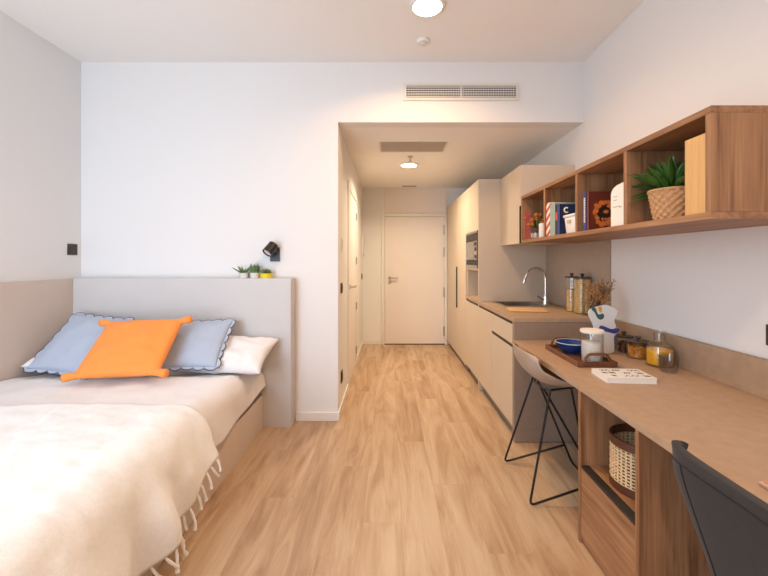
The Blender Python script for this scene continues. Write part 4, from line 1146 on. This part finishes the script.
# ------------------------------------------------------------ bar stool
t = thing('bar_stool', 'taupe shell bar stool with thin black wire legs pushed under the desk', 'stool', (0.97, 2.25, 0))
prof = [(0.772, 0.800), (0.776, 0.770), (0.786, 0.730), (0.805, 0.690), (0.840, 0.650), (0.890, 0.622), (0.960, 0.611), (1.040, 0.610), (1.120, 0.613), (1.175, 0.608), (1.195, 0.598)]
rimz = [0.800, 0.790, 0.770, 0.745, 0.716, 0.690, 0.664, 0.650, 0.640, 0.620, 0.600]
def shell_pt(a, b_):
    u = -1+2*a; q = b_*(len(prof)-1); i = min(int(q), len(prof)-2); f = q-i
    def cr(arr, i, f):
        p0, p1, p2, p3 = arr[max(i-1, 0)], arr[i], arr[i+1], arr[min(i+2, len(arr)-1)]
        return 0.5*((2*p1)+(-p0+p2)*f+(2*p0-5*p1+4*p2-p3)*f*f+(-p0+3*p1-3*p2+p3)*f**3)
    x = cr([p[0] for p in prof], i, f); zc = cr([p[1] for p in prof], i, f); zr = cr(rimz, i, f)
    hw = 0.205*(1-0.10*(1-min(1, b_*2.2))**2)*(1-0.14*max(0, (b_-0.8)/0.2)**2)
    k = abs(u)**3.2
    zz = zc+(zr-zc)*k
    xx = x+0.055*k*(1-min(1, b_*2.5))
    # round the top corners of the back
    zz -= 0.05*(1-min(1, b_*6))*abs(u)**6
    return Vector((xx, 2.25+hw*u*(1-0.02*k), zz))
m = MB(); m.grid(shell_pt, 36, 40)
o = m.build('seat_shell', 'shell', t, smooth='all')
md = o.modifiers.new('solid', 'SOLIDIFY'); md.thickness = 0.009; md.offset = -1
m = MB(); r = 0.0066
def wire(pts, rr=r): m.tube(pts, rr, 8)
zf = r+0.0004
A = Vector((0.751, 2.030, zf)); B = Vector((0.748, 2.470, zf)); C = Vector((1.187, 2.470, zf)); D = Vector((1.187, 2.030, zf))
TA = Vector((0.900, 2.120, 0.594)); TB = Vector((0.915, 2.400, 0.594)); UA = Vector((0.868, 2.140, 0.600)); UB = Vector((0.922, 2.385, 0.594))
def corner(a, v, b_, rad=0.035, n=6):
    d1 = (a-v).normalized()*rad; d2 = (b_-v).normalized()*rad
    return [(v+d1)*(1-q)**2+v*2*q*(1-q)+(v+d2)*q*q for q in [k/n for k in range(n+1)]]
def leg(top, foot, nxt, lab=None):
    mm = MB(); mm.tube([top]+corner(top, foot, nxt)+[nxt], r, 8); mm.build('leg', 'blackmetal', t, smooth=True)
def on(a, b_, zz): q = (zz-a.z)/(b_.z-a.z); return a.lerp(b_, q)
PC = on(C, TB, 0.125); PD = on(D, UA, 0.118)
leg(TB, B, PC); leg(TA, A, PD)
CD = (C+D)/2
leg(UB, C, CD); leg(UA, D, CD)
MB().tube([(1.074, 2.25, 0.588), (1.13, 2.25, 0.30), (1.187, 2.25, zf+0.008)], 0.0065, 8).build('strut', 'blackmetal', t, smooth=True)
MB().tube([TA, UA, Vector((0.86, 2.25, 0.600)), UB, TB, Vector((1.074, 2.33, 0.594)), Vector((1.085, 2.25, 0.594)), Vector((1.074, 2.17, 0.594))], 0.007, 8, closed=True).build('seat_ring', 'blackmetal', t, smooth=True)

# ------------------------------------------------------------ grey desk chair
t = thing('desk_chair', 'charcoal upholstered chair pushed up to the near end of the desk', 'chair', (1.1, 0.85, 0))
yc = 0.855
def back_pt(a, b_, side):
    """a across (0 near camera .. 1 far), b_ from bottom (0) to top (1); side 0 outer, 1 inner"""
    u = -1+2*a
    ztop = 0.790+0.004*u*u-0.018*max(0, abs(u)-0.80)**2/0.04
    z = 0.40+(ztop-0.40)*b_
    hw = 0.218+0.052*smooth01((z-0.40)/0.38)
    x = 0.790+(0.792-z)*0.275+0.020*abs(u)**3+0.052*abs(u)**6*smooth01((z-0.70)/0.09)
    y = yc+hw*math.sin(u*PI/2*0.96)/math.sin(PI/2*0.96)
    th_ = 0.020*(1-abs(u)**8*0.7)*(1.0-0.35*b_**6)
    nx, ny = math.cos(u*0.6), -math.sin(u*0.6)
    s = (-1 if side == 0 else 1)*th_
    return Vector((x+0.022+s*nx, y+s*ny*0.6, z))
m = MB(); bm = m.bm; nu, nv = 36, 28
gg = []
for side in (0, 1): gg.append([[bm.verts.new(back_pt(i/nu, j/nv, side)) for j in range(nv+1)] for i in range(nu+1)])
for side in (0, 1):
    g = gg[side]
    for i in range(nu):
        for j in range(nv): bm.faces.new((g[i][j], g[i+1][j], g[i+1][j+1], g[i][j+1]))
for i in range(nu):
    for j in (0, nv): bm.faces.new((gg[0][i][j], gg[0][i+1][j], gg[1][i+1][j], gg[1][i][j]))
for j in range(nv):
    for i in (0, nu): bm.faces.new((gg[0][i][j], gg[0][i][j+1], gg[1][i][j+1], gg[1][i][j]))
o = m.build('backrest', 'chairfab', t, smooth='all')
md = o.modifiers.new('bev', 'BEVEL'); md.width = 0.008; md.segments = 3; md.limit_method = 'ANGLE'; md.angle_limit = math.radians(50)
m = MB(); m.tube([back_pt(0.03+0.94*k/40, 0.865+0.05*(1-abs(2*k/40-1))**0.5, 0) for k in range(41)], 0.0028, 6)
for a in (0.80, 0.20): m.tube([back_pt(a+(0.5-a)*0.06*(k/16), 0.02+0.87*k/16, 0) for k in range(17)], 0.0026, 6)
m.build('piping', 'chairseam', t, smooth=True, label='dark seam piping')
m = MB(); m.box(0.93, 1.35, yc-0.195, yc+0.195, 0.41, 0.475, 0.03, 4); m.build('seat', 'chairfab', t, smooth=True)
for lx, ly in ((0.95, yc-0.18), (0.95, yc+0.18), (1.28, yc-0.18), (1.28, yc+0.18)):
    dx = -0.03 if lx < 1.1 else 0.03; dy = -0.03 if ly < yc else 0.03
    MB().tube([(lx, ly, 0.41), (lx+dx, ly+dy, 0.0005)], 0.013, 10, rs=[0.016, 0.010]).build('leg', 'blackmetal', t, smooth=True)

# ------------------------------------------------------------ light
wd = bpy.data.worlds.new('world'); SC.world = wd; wd.use_nodes = True
nt = wd.node_tree; bg = nt.nodes['Background']
tc = N(nt, 'ShaderNodeTexCoord'); sp = N(nt, 'ShaderNodeSeparateXYZ'); nt.links.new(tc.outputs['Generated'], sp.inputs[0])
cr = N(nt, 'ShaderNodeValToRGB'); e = cr.color_ramp.elements
e[0].position = 0.42; e[0].color = (0.60, 0.72, 0.86, 1); e[1].position = 0.55; e[1].color = (0.71, 0.87, 1.08, 1)
mm_ = N(nt, 'ShaderNodeMath', operation='MULTIPLY_ADD'); mm_.inputs[1].default_value = 0.5; mm_.inputs[2].default_value = 0.5
nt.links.new(sp.outputs['Z'], mm_.inputs[0]); nt.links.new(mm_.outputs[0], cr.inputs['Fac'])
nt.links.new(cr.outputs['Color'], bg.inputs['Color'])
bg.inputs['Strength'].default_value = 10.3
pl_ = bpy.data.lights.new('window_portal', 'AREA'); pl_.shape = 'RECTANGLE'; pl_.size = wx1-wx0; pl_.size_y = wz1-wz0
pl_.cycles.is_portal = True
po = bpy.data.objects.new('window_portal', pl_); COL.objects.link(po)
po.location = ((wx0+wx1)/2, YR-T-0.02, (wz0+wz1)/2); po.rotation_euler = (PI/2, 0, 0)

vs = SC.view_settings
SC.display_settings.display_device = 'sRGB'
vs.view_transform = 'Standard'; vs.look = 'None'; vs.gamma = 1.0; vs.exposure = 0.0; vs.use_curve_mapping = False
SC.cycles.use_denoising = True
SC.cycles.max_bounces = 12
SC.cycles.sample_clamp_indirect = 6.0
SC.cycles.caustics_reflective = False; SC.cycles.caustics_refractive = True
